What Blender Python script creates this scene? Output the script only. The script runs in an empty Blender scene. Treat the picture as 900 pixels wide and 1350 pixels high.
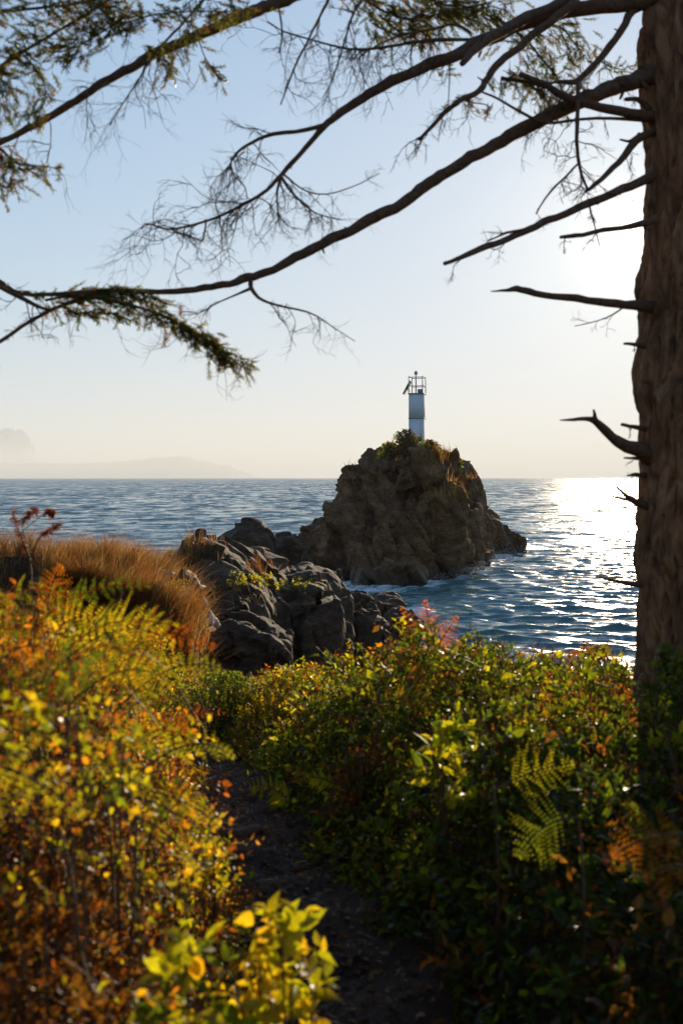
import bpy, bmesh, math, random
import numpy as np
from mathutils import Vector, Matrix
from mathutils.bvhtree import BVHTree

SC = bpy.context.scene
COL = SC.collection
rad = math.radians
RNG = np.random.default_rng(7)
random.seed(7)

# ------------------------------------------------------------------ camera
EYE = 7.0                     # camera height above the sea (m)
FPX = 1500.0                  # focal length in photo pixels (900 x 1350)
PITCH = math.atan(45.0 / FPX)
cam_d = bpy.data.cameras.new('camera')
cam = bpy.data.objects.new('camera', cam_d)
COL.objects.link(cam)
cam_d.sensor_fit = 'VERTICAL'
cam_d.sensor_height = 36.0
cam_d.sensor_width = 24.0
cam_d.lens = 36.0 * FPX / 1350.0
cam_d.clip_start = 0.05
cam_d.clip_end = 200000.0
cam_d.dof.use_dof = True
cam_d.dof.focus_distance = 75.0
cam_d.dof.aperture_fstop = 3.8
cam.location = (0, 0, EYE)
cam.rotation_euler = (math.pi / 2 - PITCH, 0, 0)
SC.camera = cam

def ray(px, py):
    """direction of a photo pixel in the world"""
    a, b = (px - 450.0) / FPX, (675.0 - py) / FPX
    c, s = math.cos(PITCH), math.sin(PITCH)
    return Vector((a, c + b * s, b * c - s))

def at(px, py, D):
    """world point seen at a photo pixel, D metres in front (y = D)"""
    r = ray(px, py)
    return Vector((r.x * D / r.y, D, EYE + r.z * D / r.y))

# ------------------------------------------------------------------ light
SUN_DIR = ray(836, 312).normalized()
SUN_EL = math.asin(SUN_DIR.z)
SUN_AZ = math.atan2(SUN_DIR.x, SUN_DIR.y)      # from +Y towards +X
world = bpy.data.worlds.new('World')
SC.world = world
world.use_nodes = True
wn, wl = world.node_tree.nodes, world.node_tree.links
wn.clear()
w_out = wn.new('ShaderNodeOutputWorld')
w_bg = wn.new('ShaderNodeBackground')
w_sky = wn.new('ShaderNodeTexSky')
w_sky.sky_type = 'NISHITA'
w_sky.sun_disc = False
w_sky.sun_elevation = SUN_EL
w_sky.sun_rotation = SUN_AZ
w_sky.altitude = 10.0
w_sky.air_density = 1.0
w_sky.dust_density = 0.25
w_sky.ozone_density = 2.2
w_bg.inputs['Strength'].default_value = 0.066
# the sun's own glare disc in the thin haze (the lamp itself is not seen by the camera)
w_tc = wn.new('ShaderNodeTexCoord')
w_dot = wn.new('ShaderNodeVectorMath'); w_dot.operation = 'DOT_PRODUCT'
w_dot.inputs[1].default_value = SUN_DIR
wl.new(w_tc.outputs['Generated'], w_dot.inputs[0])
# hazy-bright evening sky: the clear-air sky is flattened towards the pale blue and cream of sea air
w_sep = wn.new('ShaderNodeSeparateColor'); w_cmb = wn.new('ShaderNodeCombineColor')
wl.new(w_sky.outputs['Color'], w_sep.inputs[0])
for ch, A_, B_ in ((0, 10.7, 5.0), (1, 11.2, 4.0), (2, 11.9, 2.8)):
    p_ = wn.new('ShaderNodeMath'); p_.operation = 'ADD'; p_.inputs[1].default_value = B_
    q_ = wn.new('ShaderNodeMath'); q_.operation = 'DIVIDE'
    g_ = wn.new('ShaderNodeMath'); g_.operation = 'MULTIPLY'; g_.inputs[1].default_value = A_
    wl.new(w_sep.outputs[ch], p_.inputs[0]); wl.new(w_sep.outputs[ch], q_.inputs[0]); wl.new(p_.outputs[0], q_.inputs[1])
    wl.new(q_.outputs[0], g_.inputs[0]); wl.new(g_.outputs[0], w_cmb.inputs[ch])
prev = w_cmb.outputs[0]
for power, gain, tint in ((12000.0, 40.0, (1, .95, .85)), (2200.0, 14.0, (1, .93, .8)), (170.0, 2.9, (1, .82, .5))):
    m0 = wn.new('ShaderNodeMath'); m0.operation = 'MAXIMUM'; m0.inputs[1].default_value = 0
    m1 = wn.new('ShaderNodeMath'); m1.operation = 'POWER'; m1.inputs[1].default_value = power
    mx = wn.new('ShaderNodeVectorMath'); mx.operation = 'SCALE'
    mx.inputs[0].default_value = [c * gain for c in tint]
    ad = wn.new('ShaderNodeVectorMath'); ad.operation = 'ADD'
    wl.new(w_dot.outputs['Value'], m0.inputs[0]); wl.new(m0.outputs[0], m1.inputs[0])
    wl.new(m1.outputs[0], mx.inputs['Scale'])
    wl.new(prev, ad.inputs[0]); wl.new(mx.outputs[0], ad.inputs[1])
    prev = ad.outputs[0]
wl.new(prev, w_bg.inputs['Color'])
wl.new(w_bg.outputs[0], w_out.inputs['Surface'])

sun_d = bpy.data.lights.new('sun', 'SUN')
sun_d.energy = 5.0
sun_d.angle = rad(0.55)
sun_d.color = (1.0, 0.80, 0.55)
sun = bpy.data.objects.new('sun', sun_d)
COL.objects.link(sun)
sun.rotation_euler = SUN_DIR.to_track_quat('Z', 'Y').to_euler()
sun.location = SUN_DIR * 60

SC.view_settings.view_transform = 'Standard'
SC.view_settings.look = 'None'
SC.view_settings.exposure = 0.6
SC.view_settings.gamma = 1.0
SC.render.engine = 'CYCLES'
SC.cycles.use_denoising = True
SC.cycles.max_bounces = 8
SC.cycles.transmission_bounces = 6
SC.cycles.diffuse_bounces = 3
SC.cycles.glossy_bounces = 3
SC.cycles.volume_bounces = 1
SC.cycles.sample_clamp_indirect = 6.0
SC.cycles.sample_clamp_direct = 12.0
SC.cycles.caustics_reflective = False
SC.cycles.caustics_refractive = False

# ------------------------------------------------------------------ helpers
def setp(o, label=None, cat=None, group=None, kind=None):
    if label: o['label'] = label
    if cat: o['category'] = cat
    if group: o['group'] = group
    if kind: o['kind'] = kind
    return o

def thing(name, loc, label, cat, group=None):
    o = bpy.data.objects.new(name, None)
    COL.objects.link(o)
    o.location = loc
    o.empty_display_size = 0.1
    return setp(o, label, cat, group)

def mesh_np(name, V, F, mat, parent=None, origin=None, col=None, smooth=False, attrs=None):
    """one mesh object from numpy triangles/quads; V in world metres"""
    V = np.asarray(V, dtype=np.float32).reshape(-1, 3)
    org = np.zeros(3, np.float32)
    if parent is not None:
        o_ = parent
        while o_ is not None:
            org += np.array(o_.location, np.float32); o_ = o_.parent
    elif origin is not None:
        org = np.array(origin, np.float32)
    me = bpy.data.meshes.new(name)
    me.vertices.add(len(V))
    me.vertices.foreach_set('co', (V - org).ravel())
    F = np.asarray(F, dtype=np.int32)
    k = F.shape[1]
    me.loops.add(F.size)
    me.loops.foreach_set('vertex_index', F.ravel())
    me.polygons.add(len(F))
    me.polygons.foreach_set('loop_start', np.arange(0, F.size, k, dtype=np.int32))
    if smooth:
        me.polygons.foreach_set('use_smooth', np.ones(len(F), dtype=bool))
    if col is not None:
        a = me.color_attributes.new('col', 'FLOAT_COLOR', 'POINT')
        c4 = np.ones((len(V), 4), np.float32); c4[:, :3] = col
        a.data.foreach_set('color', c4.ravel())
    if attrs:
        for nm, arr in attrs.items():
            a = me.attributes.new(nm, 'FLOAT', 'POINT')
            a.data.foreach_set('value', np.asarray(arr, np.float32))
    me.update()
    me.validate()
    me.materials.append(mat)
    o = bpy.data.objects.new(name, me)
    COL.objects.link(o)
    if parent is not None:
        o.parent = parent
    elif origin is not None:
        o.location = origin
    return o

class MB:
    """collects triangles and quads into one mesh"""
    def __init__(s): s.V = []; s.F = []; s.C = []; s.n = 0
    def add(s, V, F, c=None):
        V = np.asarray(V, float).reshape(-1, 3)
        F = np.asarray(F, int)
        if F.shape[1] == 4:
            F = np.concatenate([F[:, [0, 1, 2]], F[:, [0, 2, 3]]])
        s.V.append(V); s.F.append(F + s.n); s.n += len(V)
        if c is None: c = (0.1, 0.1, 0.1)
        c = np.asarray(c, float)
        s.C.append(np.broadcast_to(c, (len(V), 3)) if c.ndim == 1 else c)
    def box(s, c, sz, R=None, col=None):
        sx, sy, sz_ = [q / 2 for q in sz]
        V = np.array([[x, y, z] for z in (-sz_, sz_) for y in (-sy, sy) for x in (-sx, sx)])
        if R is not None: V = V @ np.asarray(R).T
        F = [[0, 2, 3, 1], [4, 5, 7, 6], [0, 1, 5, 4], [2, 6, 7, 3], [0, 4, 6, 2], [1, 3, 7, 5]]
        s.add(V + np.asarray(c), F, col)
    def tube(s, P, R, sides=6, col=None, cap=True):
        V, F = tube_arrays(P, R, sides, cap)
        s.add(V, F, col)
    def build(s, name, mat, parent=None, origin=None, smooth=False):
        V = np.concatenate(s.V); F = np.concatenate(s.F); C = np.concatenate(s.C)
        return mesh_np(name, V, F, mat, parent, origin, C, smooth)

def tube_arrays(P, R, sides=6, cap=True):
    P = np.asarray(P, float); R = np.broadcast_to(np.asarray(R, float), (len(P),)) if np.ndim(R) == 0 else np.asarray(R, float)
    T = np.gradient(P, axis=0)
    T /= np.linalg.norm(T, axis=1)[:, None] + 1e-9
    ref = np.array([0, 0, 1.0]) if abs(T[0][2]) < 0.9 else np.array([1.0, 0, 0])
    n = np.cross(T[0], ref); n /= np.linalg.norm(n)
    V = []
    ang = np.arange(sides) * 2 * math.pi / sides
    for i in range(len(P)):
        n = n - T[i] * np.dot(n, T[i]); n /= np.linalg.norm(n) + 1e-9
        b = np.cross(T[i], n)
        V.append(P[i] + R[i] * (np.cos(ang)[:, None] * n + np.sin(ang)[:, None] * b))
    V = np.concatenate(V)
    F = []
    for i in range(len(P) - 1):
        for k in range(sides):
            a = i * sides + k; b_ = i * sides + (k + 1) % sides
            F.append([a, b_, b_ + sides, a + sides])
    F = np.array(F)
    F = np.concatenate([F[:, [0, 1, 2]], F[:, [0, 2, 3]]])
    if cap:
        V = np.concatenate([V, P[:1], P[-1:]])
        i0, i1 = len(V) - 2, len(V) - 1
        o = (len(P) - 1) * sides
        C = [[i0, (k + 1) % sides, k] for k in range(sides)] + [[i1, o + k, o + (k + 1) % sides] for k in range(sides)]
        F = np.concatenate([F, np.array(C)])
    return V, F

def spline(P, n):
    """Catmull-Rom through rows of P (any number of columns)"""
    P = np.asarray(P, float)
    Q = np.concatenate([[2 * P[0] - P[1]], P, [2 * P[-1] - P[-2]]])
    seg = len(P) - 1
    t = np.linspace(0, seg - 1e-6, n)
    i = t.astype(int); f = (t - i)[:, None]
    p0, p1, p2, p3 = Q[i], Q[i + 1], Q[i + 2], Q[i + 3]
    return 0.5 * (2 * p1 + (p2 - p0) * f + (2 * p0 - 5 * p1 + 4 * p2 - p3) * f ** 2 + (3 * p1 - p0 - 3 * p2 + p3) * f ** 3)

# vectorised noise
_perm = np.random.default_rng(3).permutation(256); _perm = np.concatenate([_perm, _perm, _perm])
_grad = np.random.default_rng(4).normal(size=(256, 3)); _grad /= np.linalg.norm(_grad, axis=1)[:, None]
def perlin(p):
    p = np.asarray(p, float)
    i = np.floor(p).astype(int); f = p - i
    u = f * f * f * (f * (f * 6 - 15) + 10)
    i &= 255
    out = 0
    for dx in (0, 1):
        for dy in (0, 1):
            for dz in (0, 1):
                h = _perm[_perm[_perm[(i[:, 0] + dx) & 255] + ((i[:, 1] + dy) & 255)] + ((i[:, 2] + dz) & 255)]
                g = _grad[h]
                d = ((f - np.array([dx, dy, dz])) * g).sum(1)
                w = (u[:, 0] if dx else 1 - u[:, 0]) * (u[:, 1] if dy else 1 - u[:, 1]) * (u[:, 2] if dz else 1 - u[:, 2])
                out = out + w * d
    return out * 1.5
def fbm(p, oct=4, gain=0.5, lac=2.03):
    a, s = 1.0, 0
    for _ in range(oct):
        s = s + a * perlin(p); p = p * lac + 11.3; a *= gain
    return s
def ridged(p, oct=4, gain=0.5):
    a, s = 1.0, 0
    for _ in range(oct):
        s = s + a * (1 - np.abs(perlin(p)) * 2); p = p * 2.1 + 5.7; a *= gain
    return s
_cr = np.random.default_rng(9).random((256, 8))
def facets(p, tilt=0.5, off=0.5, crack=0.0):
    """blocky fracture relief: every Voronoi cell is its own tilted plane"""
    p = np.asarray(p, float)
    i = np.floor(p).astype(int)
    best = np.full(len(p), 1e9); val = np.zeros(len(p)); b2 = np.full(len(p), 1e9)
    for dx in (-1, 0, 1):
        for dy in (-1, 0, 1):
            for dz in (-1, 0, 1):
                c = i + np.array([dx, dy, dz])
                h = _perm[_perm[_perm[c[:, 0] & 255] + (c[:, 1] & 255)] + (c[:, 2] & 255)]
                r = _cr[h]
                v = p - (c + r[:, :3])
                d = (v * v).sum(1)
                m = d < best
                b2 = np.where(m, best, np.minimum(b2, d))
                best[m] = d[m]
                val[m] = (v[m] * (r[m, 3:6] - 0.5) * 2).sum(1) * tilt + (r[m, 6] - 0.5) * off
    return val - crack * (1 - sstep(0, 0.16, np.sqrt(b2) - np.sqrt(best)))
def sstep(a, b, x):
    t = np.clip((x - a) / (b - a), 0, 1)
    return t * t * (3 - 2 * t)
def wnoise(x, y, s):
    x = np.asarray(x, float); y = np.asarray(y, float)
    return fbm(np.stack([x.ravel() * s, y.ravel() * s, np.full(x.size, 3.7)], 1), 3).reshape(x.shape)

def basis(d, up):
    d = d / (np.linalg.norm(d, axis=1)[:, None] + 1e-9)
    x = np.cross(d, up); x /= np.linalg.norm(x, axis=1)[:, None] + 1e-9
    z = np.cross(x, d)
    return np.stack([x, d, z], -1)          # columns

# ------------------------------------------------------------------ materials
def new_mat(name):
    m = bpy.data.materials.new(name); m.use_nodes = True
    m.node_tree.nodes.clear()
    return m, m.node_tree.nodes, m.node_tree.links
def nd(N, typ, **kw):
    n = N.new(typ)
    for k, v in kw.items():
        if k.startswith('i_'):
            n.inputs[k[2:].replace('_', ' ')].default_value = v
        else: setattr(n, k, v)
    return n
def noise_tex(N, L, scale, detail=5, rough=0.55, vec=None, dist=0):
    t = nd(N, 'ShaderNodeTexNoise', i_Scale=scale, i_Detail=detail, i_Roughness=rough, i_Distortion=dist)
    if vec is not None: L.new(vec, t.inputs['Vector'])
    return t
def ramp(N, L, fac, stops):
    r = N.new('ShaderNodeValToRGB')
    while len(r.color_ramp.elements) < len(stops): r.color_ramp.elements.new(0.5)
    for e, (p, c) in zip(r.color_ramp.elements, stops):
        e.position = p; e.color = (*c, 1) if len(c) == 3 else c
    L.new(fac, r.inputs[0])
    return r
def wpos(N, L, scale=(1, 1, 1), rot=(0, 0, 0)):
    g = N.new('ShaderNodeNewGeometry')
    m = nd(N, 'ShaderNodeMapping'); m.inputs['Scale'].default_value = scale; m.inputs['Rotation'].default_value = rot
    L.new(g.outputs['Position'], m.inputs['Vector'])
    return m.outputs[0]

def rock_mat(name, c0, c1, c2, wet=True, tilt=(0.3, 0.5, 0.2), sc=1.0):
    m, N, L = new_mat(name)
    v = wpos(N, L, (sc, sc, sc * 2.2), tilt)
    n1 = noise_tex(N, L, 0.9, 8, 0.65, v, 0.4)
    n2 = noise_tex(N, L, 5.0, 6, 0.7, v)
    cr = ramp(N, L, n1.outputs['Fac'], [(0.30, c0), (0.50, c1), (0.72, c2)])
    mx = nd(N, 'ShaderNodeMix', data_type='RGBA', blend_type='MULTIPLY'); mx.inputs[0].default_value = 0.85
    r2 = ramp(N, L, n2.outputs['Fac'], [(0.34, (0.3, 0.28, 0.27)), (0.5, (0.85, 0.83, 0.8)), (0.68, (1.6, 1.5, 1.4))])
    L.new(cr.outputs[0], mx.inputs[6]); L.new(r2.outputs[0], mx.inputs[7])
    b = N.new('ShaderNodeBsdfPrincipled')
    b.inputs['Roughness'].default_value = 0.85
    b.inputs['Specular IOR Level'].default_value = 0.22
    colout = mx.outputs[2]
    if wet:
        g = N.new('ShaderNodeNewGeometry'); s = N.new('ShaderNodeSeparateXYZ')
        L.new(g.outputs['Position'], s.inputs[0])
        ad = nd(N, 'ShaderNodeMath', operation='MULTIPLY_ADD'); ad.inputs[1].default_value = 1.6; ad.inputs[2].default_value = 0
        L.new(n1.outputs['Fac'], ad.inputs[0])
        sb = nd(N, 'ShaderNodeMath', operation='SUBTRACT'); L.new(s.outputs['Z'], sb.inputs[0]); L.new(ad.outputs[0], sb.inputs[1])
        mr = nd(N, 'ShaderNodeMapRange'); mr.inputs[1].default_value = -0.4; mr.inputs[2].default_value = 0.5
        mr.inputs[3].default_value = 1; mr.inputs[4].default_value = 0
        L.new(sb.outputs[0], mr.inputs[0])
        mw = nd(N, 'ShaderNodeMix', data_type='RGBA', blend_type='MULTIPLY')
        mw.inputs[7].default_value = (0.35, 0.36, 0.38, 1)
        L.new(mr.outputs[0], mw.inputs[0]); L.new(colout, mw.inputs[6]); colout = mw.outputs[2]
        rr = nd(N, 'ShaderNodeMapRange'); rr.inputs[3].default_value = 0.85; rr.inputs[4].default_value = 0.28
        L.new(mr.outputs[0], rr.inputs[0]); L.new(rr.outputs[0], b.inputs['Roughness'])
    L.new(colout, b.inputs['Base Color'])
    v2 = wpos(N, L, (sc * 3, sc * 3, sc * 6), tilt)
    n3 = noise_tex(N, L, 1.2, 9, 0.7, v2, 0.3)
    bp = nd(N, 'ShaderNodeBump', i_Strength=0.7, i_Distance=0.10 / sc)
    L.new(n3.outputs['Fac'], bp.inputs['Height']); L.new(bp.outputs[0], b.inputs['Normal'])
    o = N.new('ShaderNodeOutputMaterial'); L.new(b.outputs[0], o.inputs['Surface'])
    return m

def leaf_mat(name, trans=0.6, rough=0.42, tgain=(3.2, 2.75, 0.8), spec=0.36):
    m, N, L = new_mat(name)
    a = nd(N, 'ShaderNodeAttribute', attribute_name='col')
    v = wpos(N, L)
    n = noise_tex(N, L, 60, 2, 0.5, v)
    r = ramp(N, L, n.outputs['Fac'], [(0.3, (0.75, 0.7, 0.65)), (0.7, (1.2, 1.2, 1.1))])
    mx = nd(N, 'ShaderNodeMix', data_type='RGBA', blend_type='MULTIPLY'); mx.inputs[0].default_value = 1
    L.new(a.outputs['Color'], mx.inputs[6]); L.new(r.outputs[0], mx.inputs[7])
    b = nd(N, 'ShaderNodeBsdfPrincipled', i_Roughness=rough)
    b.inputs['Specular IOR Level'].default_value = spec
    L.new(mx.outputs[2], b.inputs['Base Color'])
    t = N.new('ShaderNodeBsdfTranslucent')
    tm = nd(N, 'ShaderNodeMix', data_type='RGBA', blend_type='MULTIPLY'); tm.inputs[0].default_value = 1
    tm.inputs[7].default_value = (*tgain, 1)
    L.new(mx.outputs[2], tm.inputs[6]); L.new(tm.outputs[2], t.inputs['Color'])
    ms = N.new('ShaderNodeMixShader'); ms.inputs[0].default_value = trans
    L.new(b.outputs[0], ms.inputs[1]); L.new(t.outputs[0], ms.inputs[2])
    o = N.new('ShaderNodeOutputMaterial'); L.new(ms.outputs[0], o.inputs['Surface'])
    return m

def plain_mat(name, c, rough=0.7, var=0.3, scale=8, bump=0.0, metallic=0.0, attr=False):
    m, N, L = new_mat(name)
    v = wpos(N, L)
    n = noise_tex(N, L, scale, 6, 0.6, v)
    lo = tuple(q * (1 - var) for q in c); hi = tuple(q * (1 + var) for q in c)
    r = ramp(N, L, n.outputs['Fac'], [(0.3, lo), (0.7, hi)])
    b = nd(N, 'ShaderNodeBsdfPrincipled', i_Roughness=rough, i_Metallic=metallic)
    L.new(r.outputs[0], b.inputs['Base Color'])
    if bump:
        bp = nd(N, 'ShaderNodeBump', i_Strength=0.8, i_Distance=bump)
        L.new(n.outputs['Fac'], bp.inputs['Height']); L.new(bp.outputs[0], b.inputs['Normal'])
    o = N.new('ShaderNodeOutputMaterial'); L.new(b.outputs[0], o.inputs['Surface'])
    return m

M = {}
M['island'] = rock_mat('island_rock', (0.058, 0.029, 0.012), (0.14, 0.072, 0.03), (0.25, 0.14, 0.066))
M['crag'] = rock_mat('shore_rock', (0.026, 0.015, 0.008), (0.064, 0.037, 0.02), (0.15, 0.095, 0.054), sc=2.0)
M['bank_rock'] = rock_mat('bank_rock', (0.028, 0.017, 0.010), (0.065, 0.04, 0.024), (0.13, 0.085, 0.05), wet=False, sc=5.0)
M['leaf'] = leaf_mat('leaf')
M['fern'] = leaf_mat('fern_leaf', 0.6, 0.55, spec=0.22)
M['grass'] = leaf_mat('grass_blade', 0.5, 0.5, (1.6, 1.4, 1.0), 0.3)
M['needle'] = leaf_mat('fir_needle', 0.45, 0.45, (2.4, 2.1, 0.8), 0.3)
M['twig'] = plain_mat('twig_bark', (0.055, 0.036, 0.024), 0.85, 0.4, 40)
M['stem'] = plain_mat('plant_stem', (0.12, 0.07, 0.035), 0.7, 0.4, 50)
M['root'] = plain_mat('weathered_root', (0.21, 0.18, 0.15), 0.8, 0.3, 25, 0.01)
M['drift'] = plain_mat('driftwood', (0.50, 0.42, 0.34), 0.8, 0.25, 20, 0.01)

# ------------------------------------------------------------------ the setting: ground
def path_x(y): return np.interp(y, [-8, 0, 3.4, 6, 8, 10, 13, 20], [0.1, 0.1, 0.06, -0.44, -0.95, -1.7, -2.6, -3.2])
def ground_rel(x, y):
    x = np.asarray(x, float); y = np.asarray(y, float)
    zp = np.interp(y, [-12, 0, 3.4, 6, 8, 11, 14, 20, 30, 40, 60], [-1.5, -1.62, -1.70, -1.90, -2.06, -2.4, -3.1, -4.3, -5.6, -6.8, -8.6])
    u = x - path_x(y)
    z = zp + 0.28 * sstep(0.25, 1.0, -u) * (1 - sstep(5, 9, y))
    z = z + 0.10 * sstep(0.25, 0.8, u) * (1 - sstep(6, 9, y))
    # grassy knoll with a cut bank on the left
    kx = 1 - sstep(-2.35, -1.2, x - 0.1 * (y - 13))
    ky = sstep(11.2, 12.3, y) * (1 - sstep(14.2, 19.0, y))
    z = z + 1.85 * kx * ky * np.interp(y, [9, 13, 18], [0.85, 1.0, 1.3])
    # steep fall to the water on the right
    z = z - sstep(-1.0, 2.0, x) * np.clip(y - 10.5, 0, 12) * 0.42
    z = z + 0.10 * wnoise(x, y, 0.9) + 0.035 * wnoise(x + 7, y, 4.0)
    return np.maximum(z, -EYE - 2.5)
def gz(x, y): return float(EYE + ground_rel(np.array([x]), np.array([y]))[0])

m, N, L = new_mat('earth')
v = wpos(N, L)
n1 = noise_tex(N, L, 3.0, 8, 0.65, v); n2 = noise_tex(N, L, 45, 5, 0.7, v)
c1 = ramp(N, L, n1.outputs['Fac'], [(0.3, (0.03, 0.013, 0.005)), (0.55, (0.07, 0.031, 0.012)), (0.75, (0.13, 0.062, 0.026))])
c2 = ramp(N, L, n2.outputs['Fac'], [(0.35, (0.4, 0.38, 0.36)), (0.65, (1.3, 1.25, 1.2))])
mx = nd(N, 'ShaderNodeMix', data_type='RGBA', blend_type='MULTIPLY'); mx.inputs[0].default_value = 0.8
L.new(c1.outputs[0], mx.inputs[6]); L.new(c2.outputs[0], mx.inputs[7])
b = nd(N, 'ShaderNodeBsdfPrincipled', i_Roughness=0.9); L.new(mx.outputs[2], b.inputs['Base Color'])
bp = nd(N, 'ShaderNodeBump', i_Strength=1.0, i_Distance=0.03); L.new(n2.outputs['Fac'], bp.inputs['Height']); L.new(bp.outputs[0], b.inputs['Normal'])
o = N.new('ShaderNodeOutputMaterial'); L.new(b.outputs[0], o.inputs['Surface'])
M['earth'] = m

gx = np.concatenate([np.linspace(-45, -9, 40, endpoint=False), np.linspace(-9, 7, 170, endpoint=False), np.linspace(7, 45, 40)])
gy = np.concatenate([np.linspace(-12, 0, 30, endpoint=False), np.linspace(0, 20, 220, endpoint=False), np.linspace(20, 62, 110)])
GX, GY = np.meshgrid(gx, gy)
GZ = EYE + ground_rel(GX, GY)
GZ = np.where(GX > 20, GZ, GZ)
nx, ny = len(gx), len(gy)
idx = np.arange(nx * ny).reshape(ny, nx)
Fq = np.stack([idx[:-1, :-1], idx[:-1, 1:], idx[1:, 1:], idx[1:, :-1]], -1).reshape(-1, 4)
ground = mesh_np('ground', np.stack([GX, GY, GZ], -1), Fq, M['earth'], smooth=True)
setp(ground, 'dark earth slope dropping from the path to the shore', 'ground', kind='structure')

# ------------------------------------------------------------------ sea
m, N, L = new_mat('sea_water')
v = wpos(N, L, (1, 1.0, 1))
b = nd(N, 'ShaderNodeBsdfPrincipled', i_Roughness=0.12, i_IOR=1.333)
att = nd(N, 'ShaderNodeAttribute', attribute_name='foam')
att2 = nd(N, 'ShaderNodeAttribute', attribute_name='ripple')
vA = wpos(N, L, (0.5, 1.0, 1), (0, 0, 0.18))
nC = noise_tex(N, L, 0.10, 4, 0.6, vA, 0.5)
geo = N.new('ShaderNodeNewGeometry')
acc = geo.outputs['Normal']
for sc_, det, k_ in ((9.0, 3, 0.12), (3.5, 3, 0.22), (1.2, 4, 0.28), (0.42, 3, 0.16), (0.11, 3, 0.10)):
    n_ = noise_tex(N, L, sc_, det, 0.6, vA, 0.4)
    sb_ = nd(N, 'ShaderNodeVectorMath', operation='SUBTRACT'); sb_.inputs[1].default_value = (0.5, 0.5, 0.5)
    ml_ = nd(N, 'ShaderNodeVectorMath', operation='MULTIPLY'); ml_.inputs[1].default_value = (k_ * 2.9, k_ * 2.0, 0)
    ad_ = nd(N, 'ShaderNodeVectorMath', operation='ADD')
    L.new(n_.outputs['Color'], sb_.inputs[0]); L.new(sb_.outputs[0], ml_.inputs[0]); L.new(ml_.outputs[0], ad_.inputs[1]); L.new(acc, ad_.inputs[0])
    acc = ad_.outputs[0]
# beyond the modelled waves, crests hide the troughs behind them: coarser rows of slopes with distance
sp_ = N.new('ShaderNodeSeparateXYZ'); L.new(geo.outputs['Position'], sp_.inputs[0])
lg_ = nd(N, 'ShaderNodeMath', operation='LOGARITHM'); lg_.inputs[1].default_value = math.e; L.new(sp_.outputs['Y'], lg_.inputs[0])
for kx_, ky_, amp_ in ((0.30, 34.0, 0.62), (0.10, 16.0, 0.38)):
    cb_ = N.new('ShaderNodeCombineXYZ')
    mx1 = nd(N, 'ShaderNodeMath', operation='MULTIPLY'); mx1.inputs[1].default_value = kx_; L.new(sp_.outputs['X'], mx1.inputs[0])
    mx2 = nd(N, 'ShaderNodeMath', operation='MULTIPLY'); mx2.inputs[1].default_value = ky_; L.new(lg_.outputs[0], mx2.inputs[0])
    L.new(mx1.outputs[0], cb_.inputs[0]); L.new(mx2.outputs[0], cb_.inputs[1])
    n_ = noise_tex(N, L, 1.0, 4, 0.65, cb_.outputs[0], 0.6)
    sb_ = nd(N, 'ShaderNodeVectorMath', operation='SUBTRACT'); sb_.inputs[1].default_value = (0.5, 0.56, 0.5)
    ml_ = nd(N, 'ShaderNodeVectorMath', operation='MULTIPLY'); ml_.inputs[1].default_value = (amp_ * 0.7, amp_ * 2.4, 0)
    wv_ = nd(N, 'ShaderNodeVectorMath', operation='SCALE'); L.new(att2.outputs['Fac'], wv_.inputs['Scale'])
    ad_ = nd(N, 'ShaderNodeVectorMath', operation='ADD')
    L.new(n_.outputs['Color'], sb_.inputs[0]); L.new(sb_.outputs[0], ml_.inputs[0]); L.new(ml_.outputs[0], wv_.inputs[0]); L.new(wv_.outputs[0], ad_.inputs[1]); L.new(acc, ad_.inputs[0])
    acc = ad_.outputs[0]
nz_ = nd(N, 'ShaderNodeVectorMath', operation='NORMALIZE'); L.new(acc, nz_.inputs[0]); L.new(nz_.outputs[0], b.inputs['Normal'])
tint = ramp(N, L, nC.outputs['Fac'], [(0.3, (0.05, 0.125, 0.12)), (0.7, (0.09, 0.20, 0.185))])
nF = noise_tex(N, L, 1.6, 7, 0.7, wpos(N, L, (1, 1, 1)), 0.8)
sub = nd(N, 'ShaderNodeMath', operation='ADD'); L.new(att.outputs['Fac'], sub.inputs[0]); L.new(nF.outputs['Fac'], sub.inputs[1])
fm = nd(N, 'ShaderNodeMapRange'); fm.inputs[1].default_value = 0.80; fm.inputs[2].default_value = 1.08
L.new(sub.outputs[0], fm.inputs[0])
mc = nd(N, 'ShaderNodeMix', data_type='RGBA'); mc.inputs[7].default_value = (0.75, 0.78, 0.78, 1)
L.new(fm.outputs[0], mc.inputs[0]); L.new(tint.outputs[0], mc.inputs[6]); L.new(mc.outputs[2], b.inputs['Base Color'])
mr = nd(N, 'ShaderNodeMapRange'); mr.inputs[4].default_value = 0.7
rg = nd(N, 'ShaderNodeMapRange'); rg.inputs[3].default_value = 0.13; rg.inputs[4].default_value = 0.16
L.new(att2.outputs['Fac'], rg.inputs[0]); L.new(rg.outputs[0], mr.inputs[3])
sl = nd(N, 'ShaderNodeMapRange'); sl.inputs[3].default_value = 0.5; sl.inputs[4].default_value = 0.3
L.new(att2.outputs['Fac'], sl.inputs[0]); L.new(sl.outputs[0], b.inputs['Specular IOR Level'])
L.new(fm.outputs[0], mr.inputs[0]); L.new(mr.outputs[0], b.inputs['Roughness'])
o = N.new('ShaderNodeOutputMaterial'); L.new(b.outputs[0], o.inputs['Surface'])
M['sea'] = m

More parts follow.
